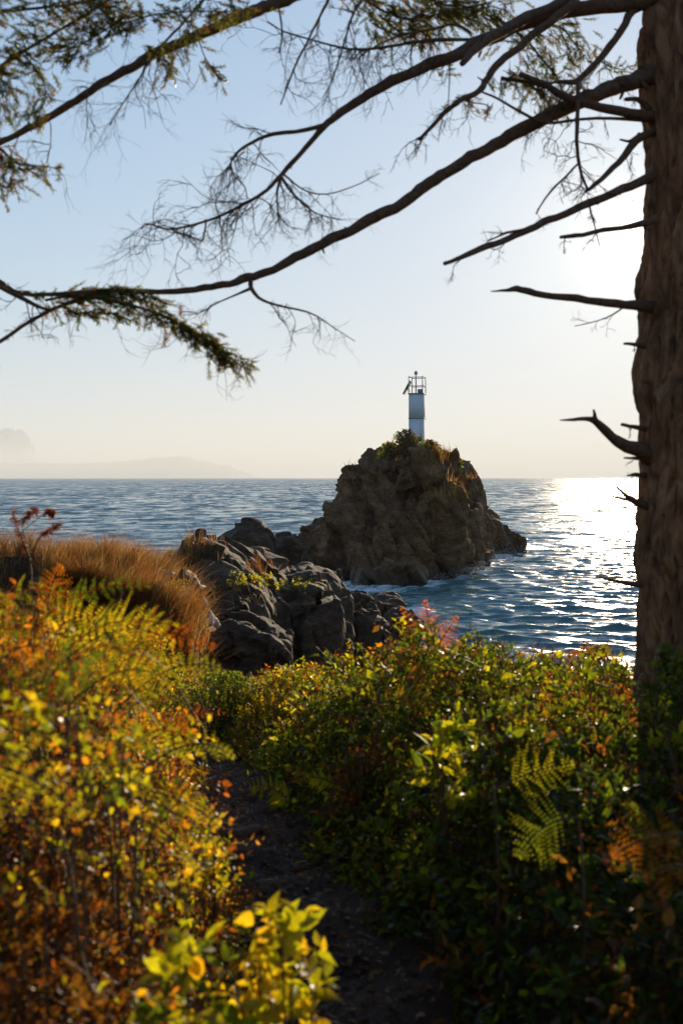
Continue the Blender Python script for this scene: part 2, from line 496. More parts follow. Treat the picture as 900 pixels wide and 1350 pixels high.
SEA_END = 45000.0
inv = np.concatenate([np.linspace(1 / 26.0, 1 / 45.0, 60, endpoint=False), np.linspace(1 / 45.0, 1 / 500.0, 660)])            # rows get wider with distance
ys = np.concatenate([1 / inv, np.geomspace(540, SEA_END, 34)])
ang = np.concatenate([np.linspace(-62, -24, 60, endpoint=False), np.linspace(-24, 24, 560), np.linspace(24, 62, 61)[1:]])
SX = ys[:, None] * np.tan(np.radians(ang))[None, :]
SY = np.repeat(ys[:, None], len(ang), 1)
dy = np.gradient(ys)[:, None]
SZ = np.zeros_like(SX)
wr = np.random.default_rng(21)
DXs = np.zeros_like(SX); DYs = np.zeros_like(SX)
for k in range(34):
    lam = 0.6 * (4.2 / 0.6) ** (k / 33.0)
    th = rad(-100 + wr.normal() * 26)                  # waves come in from the open sea
    kx_, ky_ = math.cos(th) * 2 * math.pi / lam, math.sin(th) * 2 * math.pi / lam
    amp = 0.0150 * lam ** 0.62 * (0.7 + 0.6 * wr.random())
    ph = SX * kx_ + SY * ky_ + wr.random() * 6.28 + 1.2 * np.sin(SX * 0.05 * wr.normal() + SY * 0.04 * wr.normal() + k)
    fade = np.clip(1.6 - 3.0 * dy / lam, 0, 1)
    SZ += fade * amp * np.sin(ph)
    DXs += fade * amp * 0.8 * math.cos(th) * np.cos(ph); DYs += fade * amp * 0.8 * math.sin(th) * np.cos(ph)
SZ *= 0.72; DXs *= 0.7; DYs *= 0.7
calm = sstep(26, 45, SY)
SZ *= 0.5 + 0.5 * calm
ripple = sstep(70, 220, SY)
foam = np.zeros_like(SX)
for (px, py, w, s) in ((600, 748, 3.6, .42), (620, 740, 3.2, .42), (655, 722, 4.0, .45), (690, 722, 4.0, .36), (640, 733, 4, .36), (560, 768, 2.5, .36), (455, 778, 2.2, .36),
                       (500, 777, 3.0, .3), (540, 806, 2.2, .36), (575, 760, 3.0, .36), (345, 735, 6.0, .32), (420, 752, 3, .32), (530, 838, 2.0, .36), (480, 790, 2.0, .3)):
    r_ = ray(px, py); tt = -EYE / r_.z
    fx, fy = r_.x * tt, r_.y * tt
    d2 = ((SX - fx) / w) ** 2 + ((SY - fy) / (w * 1.6)) ** 2
    foam = np.maximum(foam, s * 1.45 * np.exp(-d2))
streak = wnoise(SX * 0.35, SY * 1.0, 0.22)
crest = sstep(0.08, 0.22, SZ + 0.08 * streak) * 0.34 * (1 - sstep(150, 500, SY))
crest = np.maximum(crest, sstep(0.25, 0.7, streak) * 0.32 * (1 - sstep(70, 140, SY)))
foam = np.maximum(foam, crest)
nr, nc = SX.shape
idx = np.arange(nr * nc).reshape(nr, nc)
Fq = np.stack([idx[:-1, :-1], idx[:-1, 1:], idx[1:, 1:], idx[1:, :-1]], -1).reshape(-1, 4)
sea = mesh_np('sea', np.stack([SX + DXs, SY + DYs, SZ], -1), Fq, M['sea'], smooth=True,
              attrs={'foam': foam.ravel(), 'ripple': ripple.ravel()})
setp(sea, 'choppy blue green sea reaching to the horizon', 'sea', kind='structure')

# ------------------------------------------------------------------ far mountains and cloud
M['mountain'] = plain_mat('mountain', (0.06, 0.075, 0.08), 0.95, 0.3, 0.001)
prof = np.array([(-900, 600), (-500, 606), (-250, 612), (-120, 607), (-30, 611), (40, 610), (100, 611), (150, 609), (190, 605.5), (212, 602), (226, 603), (240, 601.5), (262, 606), (290, 611), (315, 618), (335, 626), (352, 633)], float)
mx_ = np.linspace(-900, 352, 620)
my_ = np.interp(mx_, prof[:, 0], prof[:, 1])
DM = 38000.0
hx = (mx_ - 450) / FPX * DM
hh = np.maximum(0, (630 - my_) / FPX * DM)
hh = hh * (1 + 0.0) + 55 * ridged(np.stack([hx * 0.0016, hx * 0, hx * 0], 1), 4) * np.clip(hh / 300, 0, 1) - 50 * np.clip(hh / 200, 0, 1)
rows = np.linspace(-1, 1, 25)
V = []
for r in rows:
    prof_r = max(0.0, 1 - abs(r)) ** 0.8
    wob = 1 + 0.25 * fbm(np.stack([hx * 0.0006, np.full_like(hx, r * 3), hx * 0], 1), 4) * (1 - prof_r)
    V.append(np.stack([hx, np.full_like(hx, DM + r * 3500), hh * prof_r * wob - 5], 1))
V = np.stack(V)
idx = np.arange(V.shape[0] * V.shape[1]).reshape(V.shape[:2])
Fq = np.stack([idx[:-1, :-1], idx[:-1, 1:], idx[1:, 1:], idx[1:, :-1]], -1).reshape(-1, 4)
o = mesh_np('mountain_ridge', V, Fq, M['mountain'], smooth=True)
setp(o, 'faint blue mountain ridge on the horizon across the sea', 'mountain', kind='structure')

# towering cloud behind the mountains
bm = bmesh.new()
cr = np.random.default_rng(12)
CD = 50000.0
for px, py, r in ((-5, 598, 24), (16, 590, 22), (24, 582, 15), (12, 577, 12), (34, 594, 12), (-20, 585, 26), (38, 603, 8), (0, 612, 26), (25, 609, 14), (-50, 600, 30), (-80, 606, 26)):
    c = at(px, py, CD + cr.uniform(-700, 700))
    bmesh.ops.create_icosphere(bm, subdivisions=5, radius=r / FPX * CD, matrix=Matrix.Translation(c))
me = bpy.data.meshes.new('cloud'); bm.to_mesh(me); bm.free()
co = np.zeros(len(me.vertices) * 3, np.float32); me.vertices.foreach_get('co', co); co = co.reshape(-1, 3)
nn = np.zeros(len(me.vertices) * 3, np.float32); me.vertices.foreach_get('normal', nn); nn = nn.reshape(-1, 3)
co = co + nn * (110 * fbm(co * 0.0035, 5, 0.55))[:, None]
me.vertices.foreach_set('co', co.ravel()); me.polygons.foreach_set('use_smooth', np.ones(len(me.polygons), bool)); me.update()
m, N, L = new_mat('cloud')
df = N.new('ShaderNodeBsdfDiffuse'); df.inputs[0].default_value = (0.9, 0.9, 0.9, 1)
tl = N.new('ShaderNodeBsdfTranslucent'); tl.inputs[0].default_value = (0.9, 0.9, 0.9, 1)
ms = N.new('ShaderNodeMixShader'); L.new(df.outputs[0], ms.inputs[1]); L.new(tl.outputs[0], ms.inputs[2])
o = N.new('ShaderNodeOutputMaterial'); L.new(ms.outputs[0], o.inputs['Surface'])
me.materials.append(m)
o = bpy.data.objects.new('cloud', me); COL.objects.link(o)
setp(o, 'pale heaped cloud rising behind the far mountain ridge', 'cloud', kind='stuff')

# ------------------------------------------------------------------ rocks
BVH = []
def block(pts, thick):
    """pts: photo outline (px, py, D); the block reaches thick metres further back"""
    P = []
    for (px, py, D) in pts:
        p = at(px, py, D)
        P.append(p)
        q = p.copy(); q.y += thick; q.x *= (1 + 0.0)
        P.append(q)
    return P
def rock(name, label, blocks, voxel, amp, fs, mat, seed=0, group=None, cat='rock', strata=(0.5, 0.35, 0.2), stretch=(1, 1, 1.6)):
    bm = bmesh.new()
    for P in blocks:
        vs = [bm.verts.new(p) for p in P]
        r = bmesh.ops.convex_hull(bm, input=vs)
        dead = [g for g in r['geom_interior'] if isinstance(g, bmesh.types.BMVert)]
        bmesh.ops.delete(bm, geom=dead, context='VERTS')
    me = bpy.data.meshes.new('tmp'); bm.to_mesh(me); bm.free()
    o = bpy.data.objects.new('tmp', me); COL.objects.link(o)
    md = o.modifiers.new('r', 'REMESH'); md.mode = 'VOXEL'; md.voxel_size = voxel
    dg = bpy.context.evaluated_depsgraph_get()
    ev = o.evaluated_get(dg); em = ev.to_mesh()
    n = len(em.vertices)
    V = np.zeros(n * 3, np.float32); em.vertices.foreach_get('co', V); V = V.reshape(-1, 3).astype(float)
    nf = len(em.polygons)
    F = np.zeros(len(em.loops), np.int32); em.loops.foreach_get('vertex_index', F); F = F.reshape(-1, 4)
    ev.to_mesh_clear()
    bpy.data.objects.remove(o); bpy.data.meshes.remove(me)
    # soften the hull edges a little, then break the surface into tilted fracture blocks
    E = np.concatenate([F[:, [0, 1]], F[:, [1, 2]], F[:, [2, 3]], F[:, [3, 0]]])
    deg = np.bincount(E.ravel(), minlength=n).astype(float)
    for _ in range(2):
        S = np.zeros_like(V)
        np.add.at(S, E[:, 0], V[E[:, 1]]); np.add.at(S, E[:, 1], V[E[:, 0]])
        V = 0.5 * V + 0.5 * S / deg[:, None]
    def normals(V):
        fn = np.cross(V[F[:, 2]] - V[F[:, 0]], V[F[:, 3]] - V[F[:, 1]])
        Nn = np.zeros_like(V)
        for k in range(4): np.add.at(Nn, F[:, k], fn)
        return Nn / (np.linalg.norm(Nn, axis=1)[:, None] + 1e-12)
    R = np.array(Matrix.Rotation(strata[0], 3, 'X') @ Matrix.Rotation(strata[1], 3, 'Y') @ Matrix.Rotation(strata[2], 3, 'Z'))
    q = (V @ R.T) * np.array(stretch) * fs + seed * 17.3
    qw = q + 0.10 * np.stack([perlin(q * 0.9 + 3), perlin(q * 0.9 + 31), perlin(q * 0.9 + 57)], 1)
    d = amp * (0.95 * facets(qw * 0.42, 1.1, 0.45, 0.12) + 0.6 * facets(qw * 0.9 + 9, 1.2, 0.3, 0.12) + 0.16 * facets(qw * 2.3 + 4, 1.1, 0.35, 0.12) + 0.08 * fbm(q * 0.5, 3) + 0.03 * fbm(q * 4, 3))
    V = V + normals(V) * d[:, None]
    base = V[:, 2].min()
    org = Vector((V[:, 0].mean(), V[:, 1].mean(), base))
    ob = mesh_np(name, V, F, mat, origin=org, smooth=False)
    setp(ob, label, cat, group)
    T = np.concatenate([F[:, [0, 1, 2]], F[:, [0, 2, 3]]])
    BVH.append((ob, BVHTree.FromPolygons([tuple(v) for v in V], [tuple(t) for t in T.tolist()])))
    return ob

def hit(px, py):
    """first rock seen through a photo pixel: point, normal"""
    r = ray(px, py).normalized(); best = None
    for ob, t in BVH:
        h = t.ray_cast(Vector((0, 0, EYE)), r)
        if h[0] is not None and (best is None or h[3] < best[3]): best = h
    return best

DB = 92   # bottom rows well below the water
island = rock('sea_stack', 'large dark craggy rock islet in the water carrying the light beacon', [
    block([(394, 790, 86), (450, 800, 77), (520, 798, 77), (588, 780, 82), (640, 770, 92), (648, 745, 98),
           (462, 632, 84), (485, 612, 83), (515, 600, 83), (548, 590, 83), (578, 590, 84), (604, 612, 90), (618, 620, 92), (630, 640, 94)], 13),
    block([(492, 706, 77), (520, 676, 77), (570, 656, 77.5), (600, 654, 79), (606, 680, 79), (618, 735, 80), (600, 790, 78), (500, 800, 75)], 8),
    block([(384, 732, 82), (410, 694, 82), (464, 664, 80), (500, 720, 76), (505, 800, 74), (440, 800, 75), (396, 790, 79)], 8),
    block([(478, 757, 74), (500, 744, 73.5), (540, 744, 73.5), (556, 756, 74), (560, 800, 73.5), (470, 800, 73.5)], 5),
    block([(448, 645, 83), (462, 622, 83), (474, 618, 83), (480, 650, 82), (452, 668, 82)], 4),
    block([(600, 700, 84), (632, 668, 88), (646, 728, 88), (648, 790, 86), (600, 790, 82)], 8),
    block([(520, 612, 81), (540, 596, 81), (575, 596, 81), (590, 630, 80), (520, 650, 80)], 6),
], 0.10, 1.1, 0.5, M['island'], 1, strata=(0.15, 0.5, 0.3), stretch=(2.1, 1.1, 0.5))
rock('skerry', 'low jagged rock awash at the islet\'s seaward foot', [
    block([(640, 698, 104), (650, 687, 104), (662, 690, 104), (672, 706, 105), (680, 745, 104), (636, 750, 102)], 5),
    block([(668, 712, 105), (680, 704, 105), (690, 714, 105), (692, 745, 105), (664, 745, 105)], 3)],
    0.14, 0.9, 0.7, M['island'], 2, strata=(0.2, -0.6, 0.3))
crag = rock('shore_crag', 'broad dark rock outcrop with pale roots draped down its face', [
    block([(182, 752, 34), (202, 735, 34.5), (238, 722, 35), (278, 728, 35), (318, 752, 34), (345, 782, 33), (352, 815, 32), (340, 930, 31), (190, 930, 31), (172, 800, 33)], 6),
    block([(240, 800, 30.5), (320, 800, 30.5), (345, 930, 30), (230, 930, 30)], 4),
    block([(300, 748, 37), (330, 745, 37.5), (365, 762, 37.5), (385, 800, 36), (380, 900, 35), (300, 900, 35)], 6)],
    0.06, 0.55, 0.6, M['crag'], 3, strata=(0.4,0.5,0.2), stretch=(1.5, 1, 0.8))
crag2 = rock('shore_crag', 'blocky dark shore rock with fractured faces between the rooted outcrop and the water', [
    block([(345, 800, 36), (352, 778, 37), (392, 763, 38), (432, 768, 38), (452, 786, 38), (462, 815, 37.5), (456, 900, 36), (345, 900, 35)], 6),
    block([(400, 790, 36), (445, 796, 36.5), (452, 900, 36), (395, 900, 35)], 4)],
    0.065, 0.6, 0.6, M['crag'], 4, strata=(0.3,-0.5,0.2), stretch=(1.4, 1, 0.8))
rock('boulder', 'pointed black boulder standing at the sea edge beyond the rooted outcrop', [
    block([(272, 738, 56), (284, 716, 56), (300, 709, 57), (322, 703, 57), (326, 712, 57), (338, 716, 57), (343, 740, 57), (340, 800, 56), (270, 800, 55)], 5)],
    0.08, 0.8, 0.55, M['crag'], 5)
rock('boulder', 'dark rock at the left foot of the islet, beside the pointed boulder', [
    block([(338, 756, 60), (350, 728, 60), (366, 716, 61), (384, 713, 61), (398, 724, 61), (406, 752, 60), (400, 800, 58), (336, 800, 58)], 6)],
    0.08, 0.9, 0.5, M['crag'], 6)
for k, (lab, pts, D) in enumerate((
    ('low wet black rock right of the fractured shore rock', [(448, 800), (470, 783), (486, 790), (492, 812), (485, 850), (445, 850)], 45),
    ('wet rock slab farthest out in the shallows before the islet', [(484, 806), (500, 795), (524, 800), (530, 815), (520, 845), (480, 840)], 49),
    ('small shining wet rock among the breakers near the red fern', [(505, 822), (520, 812), (545, 816), (550, 828), (540, 850), (500, 850)], 46),
    ('wet rock ledge at the water just above the bushes', [(450, 828), (478, 812), (510, 826), (520, 850), (500, 880), (448, 880)], 41))):
    rock('shore_rock', lab, [block([(px, py, D + 0.02 * i) for i, (px, py) in enumerate(pts)], 2.6)], 0.06, 0.5, 0.9, M['crag'], 7 + k, group='wet rocks at the shore')
rock('boulder', 'weathered brown boulder rising behind the bushes near the driftwood', [
    block([(276, 842, 14.2), (296, 824, 14.5), (322, 826, 14.5), (350, 846, 14.4), (376, 862, 14.2), (380, 960, 14), (270, 960, 14)], 1.6)],
    0.03, 0.11, 3.4, M['bank_rock'], 12)
rock('rock_ledge', 'dark rock ledge under the overhanging dry grass of the knoll', [
    block([(50, 775, 11.6), (90, 766, 11.8), (160, 776, 11.8), (222, 796, 11.6), (240, 860, 11.2), (220, 930, 11), (50, 930, 11)], 2.2)],
    0.035, 0.15, 2.6, M['bank_rock'], 13)

# surf: the sea turns to foam along the waterline of every rock
from mathutils.kdtree import KDTree
wlp = []
for ob_, _t in BVH:
    vv = np.zeros(len(ob_.data.vertices) * 3, np.float32); ob_.data.vertices.foreach_get('co', vv); vv = vv.reshape(-1, 3) + np.array(ob_.location, np.float32)
    wlp.append(vv[np.abs(vv[:, 2]) < 0.22])
wlp = np.concatenate(wlp)[::2]
kd = KDTree(len(wlp))
for i_, p_ in enumerate(wlp): kd.insert((p_[0], p_[1], 0), i_)
kd.balance()
fl = foam.ravel().copy(); sxr, syr = SX.ravel(), SY.ravel()
cand = np.nonzero((syr > 38) & (syr < 122) & (sxr > -14) & (sxr < 24))[0]
for i_ in cand:
    dd_ = kd.find((sxr[i_], syr[i_], 0))[2]
    if dd_ < 2.6:
        fl[i_] = max(fl[i_], 0.62 * math.exp(-(dd_ / 1.1) ** 1.3))
sea.data.attributes['foam'].data.foreach_set('value', fl.astype(np.float32))

# broken white water thrown up where the swell meets the rocks
M['spray'] = leaf_mat('spray', 0.5, 0.3, (1.0, 1.0, 1.0), 0.5)
sr = np.random.default_rng(31)
for lab, spots in (('white spray breaking along the right foot of the islet', [(600, 744, 80, 1.6, .5, 700), (622, 738, 82, 1.4, .6, 700), (640, 735, 96, 1.8, .6, 500), (655, 722, 103, 2.2, .9, 700), (676, 720, 105, 2.0, .6, 400), (578, 756, 78, 1.2, .35, 300)]),
                   ('white spray bursting behind the dark rocks left of the islet', [(342, 722, 64, 1.0, 1.1, 420), (412, 748, 66, .8, .5, 200)]),
                   ('small white splashes around the wet shore rocks', [(455, 775, 74, 1.2, .3, 260), (540, 812, 52, 1.0, .35, 300), (525, 838, 48, .8, .3, 220)])):
    mb = MB()
    for px, py, D, w, h_, n in spots:
        c = at(px, py, D)
        p = np.stack([c.x + sr.normal(size=n) * w, D + sr.normal(size=n) * w * .8, np.abs(sr.normal(size=n)) ** 1.5 * h_ * .38 + max(0.0, c.z * .35)], 1)
        R = basis(sr.normal(size=(n, 3)), sr.normal(size=(n, 3)))
        T = np.array([[-.5, -.3, -.3], [.5, -.3, -.3], [0, .6, -.3], [0, 0, .5]])
        k = np.zeros(n)
        mb_T = T[None]
        W = np.einsum('nij,nkj->nki', R, np.repeat(mb_T, n, 0) * sr.uniform(.015, .06, (n, 1, 1))) + p[:, None]
        F = (np.array([[0, 2, 1], [0, 1, 3], [1, 2, 3], [2, 0, 3]])[None] + (np.arange(n) * 4)[:, None, None]).reshape(-1, 3)
        mb.add(W.reshape(-1, 3), F, (0.8, 0.82, 0.82))
    o = mb.build('spray', M['spray']); setp(o, lab, 'spray', kind='stuff')

# ------------------------------------------------------------------ light beacon on the islet
M['tower'] = plain_mat('tower_paint', (0.55, 0.58, 0.60), 0.9, 0.08, 1.5)
M['steel'] = plain_mat('galvanised_steel', (0.22, 0.23, 0.25), 0.5, 0.15, 10, 0, 0.4)
M['panel'] = plain_mat('solar_panel', (0.03, 0.035, 0.05), 0.25, 0.1, 10)
TD = 87.0
tb = at(549.5, 602, TD); ttop = at(549.5, 520, TD).z
TW = 17.5 / FPX * TD
tw_rot = rad(-17)
bt = thing('light_beacon', (tb.x, tb.y, tb.z), 'white square light beacon tower with railed top on the rock islet', 'lighthouse')
Rt = np.array(Matrix.Rotation(tw_rot, 3, 'Z'))
def tpt(x, y, z): return np.array([tb.x, tb.y, 0]) + Rt @ np.array([x, y, 0]) + np.array([0, 0, z])
h = TW / 2 * 1.05
zj = at(549, 552, TD).z
mb = MB(); mb.box(tpt(0, 0, (tb.z + zj) / 2), (2 * h, 2 * h, zj - tb.z - 0.03), Rt); mb.build('lower_section', M['tower'], bt)
mb = MB(); mb.box(tpt(0, 0, (ttop + zj) / 2), (2 * h, 2 * h, ttop - zj - 0.03), Rt); mb.build('upper_section', M['tower'], bt)
mb = MB(); mb.box(tpt(0, 0, zj), (2 * h + .05, 2 * h + .05, 0.07), Rt); mb.build('joint_band', M['steel'], bt)
mb = MB(); mb.box(tpt(0, 0, ttop + 0.03), (2 * h + .10, 2 * h + .10, 0.09), Rt); mb.build('deck', M['steel'], bt)
rt = at(549, 497, TD).z
for sx in (-1, 1):
    for sy in (-1, 1):
        mb = MB(); mb.box(tpt(sx * h, sy * h, (ttop + rt) / 2), (0.06, 0.06, rt - ttop), Rt); mb.build('railing_post', M['steel'], bt)
for zf in (0.5, 1.0):
    zz = ttop + (rt - ttop) * zf
    for s in (-1, 1):
        mb = MB(); mb.box(tpt(s * h, 0, zz), (0.05, 2 * h, 0.05), Rt); mb.build('rail', M['steel'], bt)
        mb = MB(); mb.box(tpt(0, s * h, zz - 0.052), (2 * h, 0.05, 0.05), Rt); mb.build('rail', M['steel'], bt)
mt = at(549, 489, TD).z
mb = MB(); mb.tube([tpt(-.08, -.1, ttop), tpt(-.08, -.1, mt - 0.2)], 0.045, 8); mast = mb.build('mast', M['steel'], bt)
mb = MB(); mb.tube([tpt(-.08, -.1, mt - .28), tpt(-.08, -.1, mt - .22), tpt(-.08, -.1, mt - .08), tpt(-.08, -.1, mt)], [0.12, .13, 0.12, 0.03], 10); mb.build('lantern', M['steel'], bt)
mb = MB(); mb.box(tpt(.22, .1, ttop + .24), (0.36, 0.34, 0.32), Rt); mb.build('equipment_box', M['steel'], bt)
ps = Matrix.Rotation(tw_rot, 3, 'Z') @ Matrix.Rotation(rad(-62), 3, 'Y')
pc = tpt(-h - 0.22, -0.1, ttop + 0.52)
mb = MB(); mb.box(pc, (1.15, 0.75, 0.05), np.array(ps)); sp = mb.build('solar_panel', M['panel'], bt)
mb = MB(); mb.tube([tpt(-h, -.1, ttop + .25), pc + np.array([0, 0, -.05])], 0.03, 6); mb.build('bracket', M['steel'], bt)

hb = hit(611, 622)
bx = at(611, 615, 91)
mb = MB(); mb.box((bx.x, bx.y, bx.z - .25), (0.8, 0.7, 1.25), np.array(Matrix.Rotation(0.2, 3, 'Z'))); mb2 = mb
M['box'] = plain_mat('rusty_box', (0.16, 0.085, 0.05), 0.8, 0.4, 3)
eb = thing('equipment_cabinet', (bx.x, bx.y, bx.z - .87), 'small brown box standing on the seaward shoulder of the rock islet', 'box')
mb2.build('body', M['box'], eb)
mb = MB(); mb.box((bx.x, bx.y, bx.z + .42), (0.9, 0.8, 0.07), np.array(Matrix.Rotation(0.2, 3, 'Z'))); mb.build('lid', M['box'], eb)

# ------------------------------------------------------------------ haze
HB = MB(); HB.box((0, 20000, 440), (76000 * 2.3, 51000, 900))
m, N, L = new_mat('haze_air')
pv = N.new('ShaderNodeVolumePrincipled')
pv.inputs['Color'].default_value = (0.95, 0.96, 0.92, 1)
pv.inputs['Density'].default_value = 6.5e-5
pv.inputs['Anisotropy'].default_value = 0.13
o = N.new('ShaderNodeOutputMaterial'); L.new(pv.outputs[0], o.inputs['Volume'])
hz = HB.build('haze', m); setp(hz, 'pale sea haze fading the far mountains', 'haze', kind='stuff')

# ------------------------------------------------------------------ the fir on the right
m, N, L = new_mat('fir_bark')
v = wpos(N, L, (9, 9, 3.2))
n1 = noise_tex(N, L, 1.6, 9, 0.68, v, 0.8)
n2 = noise_tex(N, L, 5.0, 5, 0.65, wpos(N, L, (1, 1, .5)))
c1 = ramp(N, L, n1.outputs['Fac'], [(0.34, (0.12, 0.058, 0.028)), (0.52, (0.36, 0.20, 0.105)), (0.7, (0.5, 0.33, 0.2))])
c2 = ramp(N, L, n2.outputs['Fac'], [(0.36, (0.5, 0.42, 0.36)), (0.62, (1.3, 1.2, 1.15))])
mx = nd(N, 'ShaderNodeMix', data_type='RGBA', blend_type='MULTIPLY'); mx.inputs[0].default_value = 0.8
L.new(c1.outputs[0], mx.inputs[6]); L.new(c2.outputs[0], mx.inputs[7])
b = nd(N, 'ShaderNodeBsdfPrincipled', i_Roughness=0.85); L.new(mx.outputs[2], b.inputs['Base Color'])
bp = nd(N, 'ShaderNodeBump', i_Strength=1.0, i_Distance=0.03); L.new(n1.outputs['Fac'], bp.inputs['Height']); L.new(bp.outputs[0], b.inputs['Normal'])
o = N.new('ShaderNodeOutputMaterial'); L.new(b.outputs[0], o.inputs['Surface'])
M['bark'] = m
M['branch'] = plain_mat('branch_bark', (0.15, 0.085, 0.05), 0.85, 0.45, 45, 0.006)

TREE_D = 6.0
tx = at(905, 600, TREE_D).x
tg = gz(tx, TREE_D)
tree = thing('fir_tree', (tx, TREE_D, tg), 'tall fir with furrowed brown trunk and long bare branches reaching left', 'tree')
# trunk: left edge follows the photograph
edge = np.array([(-2600, 868), (-1200, 855), (-300, 845), (0, 841), (60, 842), (150, 843), (250, 845), (330, 842), (400, 838), (470, 834), (520, 833), (560, 836), (620, 837), (690, 834), (760, 836), (800, 839), (860, 839), (930, 835), (1010, 824), (1080, 806), (1140, 790), (1200, 770)], float)
pyv = np.concatenate([np.linspace(1200, -120, 420), np.linspace(-140, -2600, 60)])
ex = np.interp(pyv, edge[:, 0], edge[:, 1])
sides = 150
th = np.linspace(0, 2 * math.pi, sides, endpoint=False)
zz = np.array([at(900, y, TREE_D).z for y in pyv])
xe = np.array([at(x, y, TREE_D).x for x, y in zip(ex, pyv)])
RR = np.where(pyv > -200, 0.255, np.interp(pyv, [-2600, -200], [0.11, 0.255]))
RR = RR + np.clip((pyv - 940) / 260, 0, 1) ** 1.5 * 0.10
CX = xe + RR
TH, ZZ = np.meshgrid(th, zz)
P3 = np.stack([np.cos(TH) * 0.26 * 11, np.sin(TH) * 0.26 * 11, ZZ * 2.1], -1).reshape(-1, 3)
P3 = P3 + 0.5 * np.stack([perlin(P3 * 0.7), perlin(P3 * 0.7 + 20), perlin(P3 * 0.5 + 40)], 1)
fur = ridged(P3, 4, 0.55).reshape(TH.shape)
pl = facets((P3 + 0.5 * np.stack([perlin(P3 * 0.9 + 7), perlin(P3 * 0.9 + 70), perlin(P3 * 0.6 + 90)], 1)) * np.array([1.15, 1.15, 1.0]), 0.4, 0.7, 0.6).reshape(TH.shape)
rr = RR[:, None] - 0.024 + 0.022 * (1.3 - np.abs(fur)) + 0.040 * pl + 0.012 * fbm(P3 * 0.15, 3).reshape(TH.shape)
V = np.stack([CX[:, None] + rr * np.cos(TH), TREE_D + rr * np.sin(TH), ZZ], -1)
idx = np.arange(V.shape[0] * sides).reshape(V.shape[0], sides)
nxt = np.roll(idx, -1, 1)
Fq = np.stack([idx[:-1], nxt[:-1], nxt[1:], idx[1:]], -1).reshape(-1, 4)
mesh_np('trunk', V, Fq, M['bark'], tree, smooth=False)

tr = np.random.default_rng(77)
def twig(mb, p, d, length, r, depth, grav=0.25, wob=0.28, sides=4, kids=3):
    n = 6 if length > 0.12 else 4
    pts = [np.array(p, float)]
    d = np.array(d, float); d /= np.linalg.norm(d) + 1e-9
    for i in range(n):
        d = d + tr.normal(size=3) * wob * np.array([1, 0.8, 1]) + np.array([0, 0, -grav / n])
        d /= np.linalg.norm(d)
        pts.append(pts[-1] + d * length / n)
    pts = np.array(pts)
    mb.tube(pts, np.linspace(r, r * 0.35, len(pts)), sides, cap=False)
    if depth > 0:
        for k in range(kids):
            i = tr.integers(1, len(pts) - 1)
            dd = pts[i + 1] - pts[i] if i + 1 < len(pts) else d
            dd = dd / (np.linalg.norm(dd) + 1e-9) + tr.normal(size=3) * 0.75
            twig(mb, pts[i], dd, length * tr.uniform(0.35, 0.65), r * 0.6, depth - 1, grav * 0.8, wob, 3, max(2, kids - 1))
    return pts

def px_line(pts, D0, D1, n=None, start_in=False):
    """photo polyline (px, py, width px) -> world points and radii; depth runs D0..D1"""
    a = np.array(pts, float)
    seg = np.concatenate([[0], np.cumsum(np.hypot(*np.diff(a[:, :2], axis=0).T))])
    n = n or int(max(8, seg[-1] / 9))
    s = spline(a, n)
    t = np.linspace(0, 1, n)
    D = D0 + (D1 - D0) * t
    P = np.array([at(x, y, d) for (x, y, _), d in zip(s, D)])
    R = np.maximum(s[:, 2], 1.0) / 2 * D / FPX
    return P, R

def branch(pts, D0, D1, sprays=0, spray_len=0.35, spray_from=0.2, down=0.55, name='branch', knob=0.10, depth=2, kids=4):
    P, R = px_line(pts, D0, D1)
    t = np.arange(len(P))
    wob = perlin(np.stack([t * 0.55, t * 0 + D0 * 3, t * 0 + pts[0][1] * 0.1], 1))
    wob2 = perlin(np.stack([t * 0.5, t * 0 + D1 * 5, t * 0 + pts[0][0] * 0.1 + 9], 1))
    R = R * (1 + knob * 1.8 * wob)
    if pts[0][0] >= 848: R = R * (1 + 0.28 * np.exp(-np.maximum(0, t - 2.5) / 2.2))      # collar at the trunk
    P = P + np.stack([wob2, wob, wob], 1) * R[:, None] * 0.55
    mb = MB(); mb.tube(P, R, 9)
    # bark knots and snapped spurs
    for _ in range(max(1, len(P) // 12)):
        i = tr.integers(1, len(P) - 1)
        d = tr.normal(size=3) * np.array([1, .6, 1])
        mb.tube([P[i], P[i] + d / np.linalg.norm(d) * R[i] * tr.uniform(1.6, 3.0)], [R[i] * 0.35, R[i] * 0.15], 5)
    ob = mb.build(name, M['branch'], tree, smooth=True)
    if sprays:
        tb_ = MB()
        for _ in range(int(sprays * 0.72) + 1):
            f = spray_from + (1 - spray_from) * tr.random() ** 0.8
            i = min(len(P) - 2, int(f * (len(P) - 1)))
            tan = (P[i + 1] - P[i]); tan /= np.linalg.norm(tan) + 1e-9
            d = tan * 0.55 + tr.normal(size=3) * np.array([0.5, 0.35, 0.45]) + np.array([0, 0, -down])
            twig(tb_, P[i], d, spray_len * tr.uniform(0.4, 1.2), min(R[i] * 0.5, 0.0030), depth, 0.45, 0.3, 4, kids)
        sub = tb_.build('twig_spray', M['twig'], ob)
        sub['kind'] = 'stuff'
    return P, R, ob

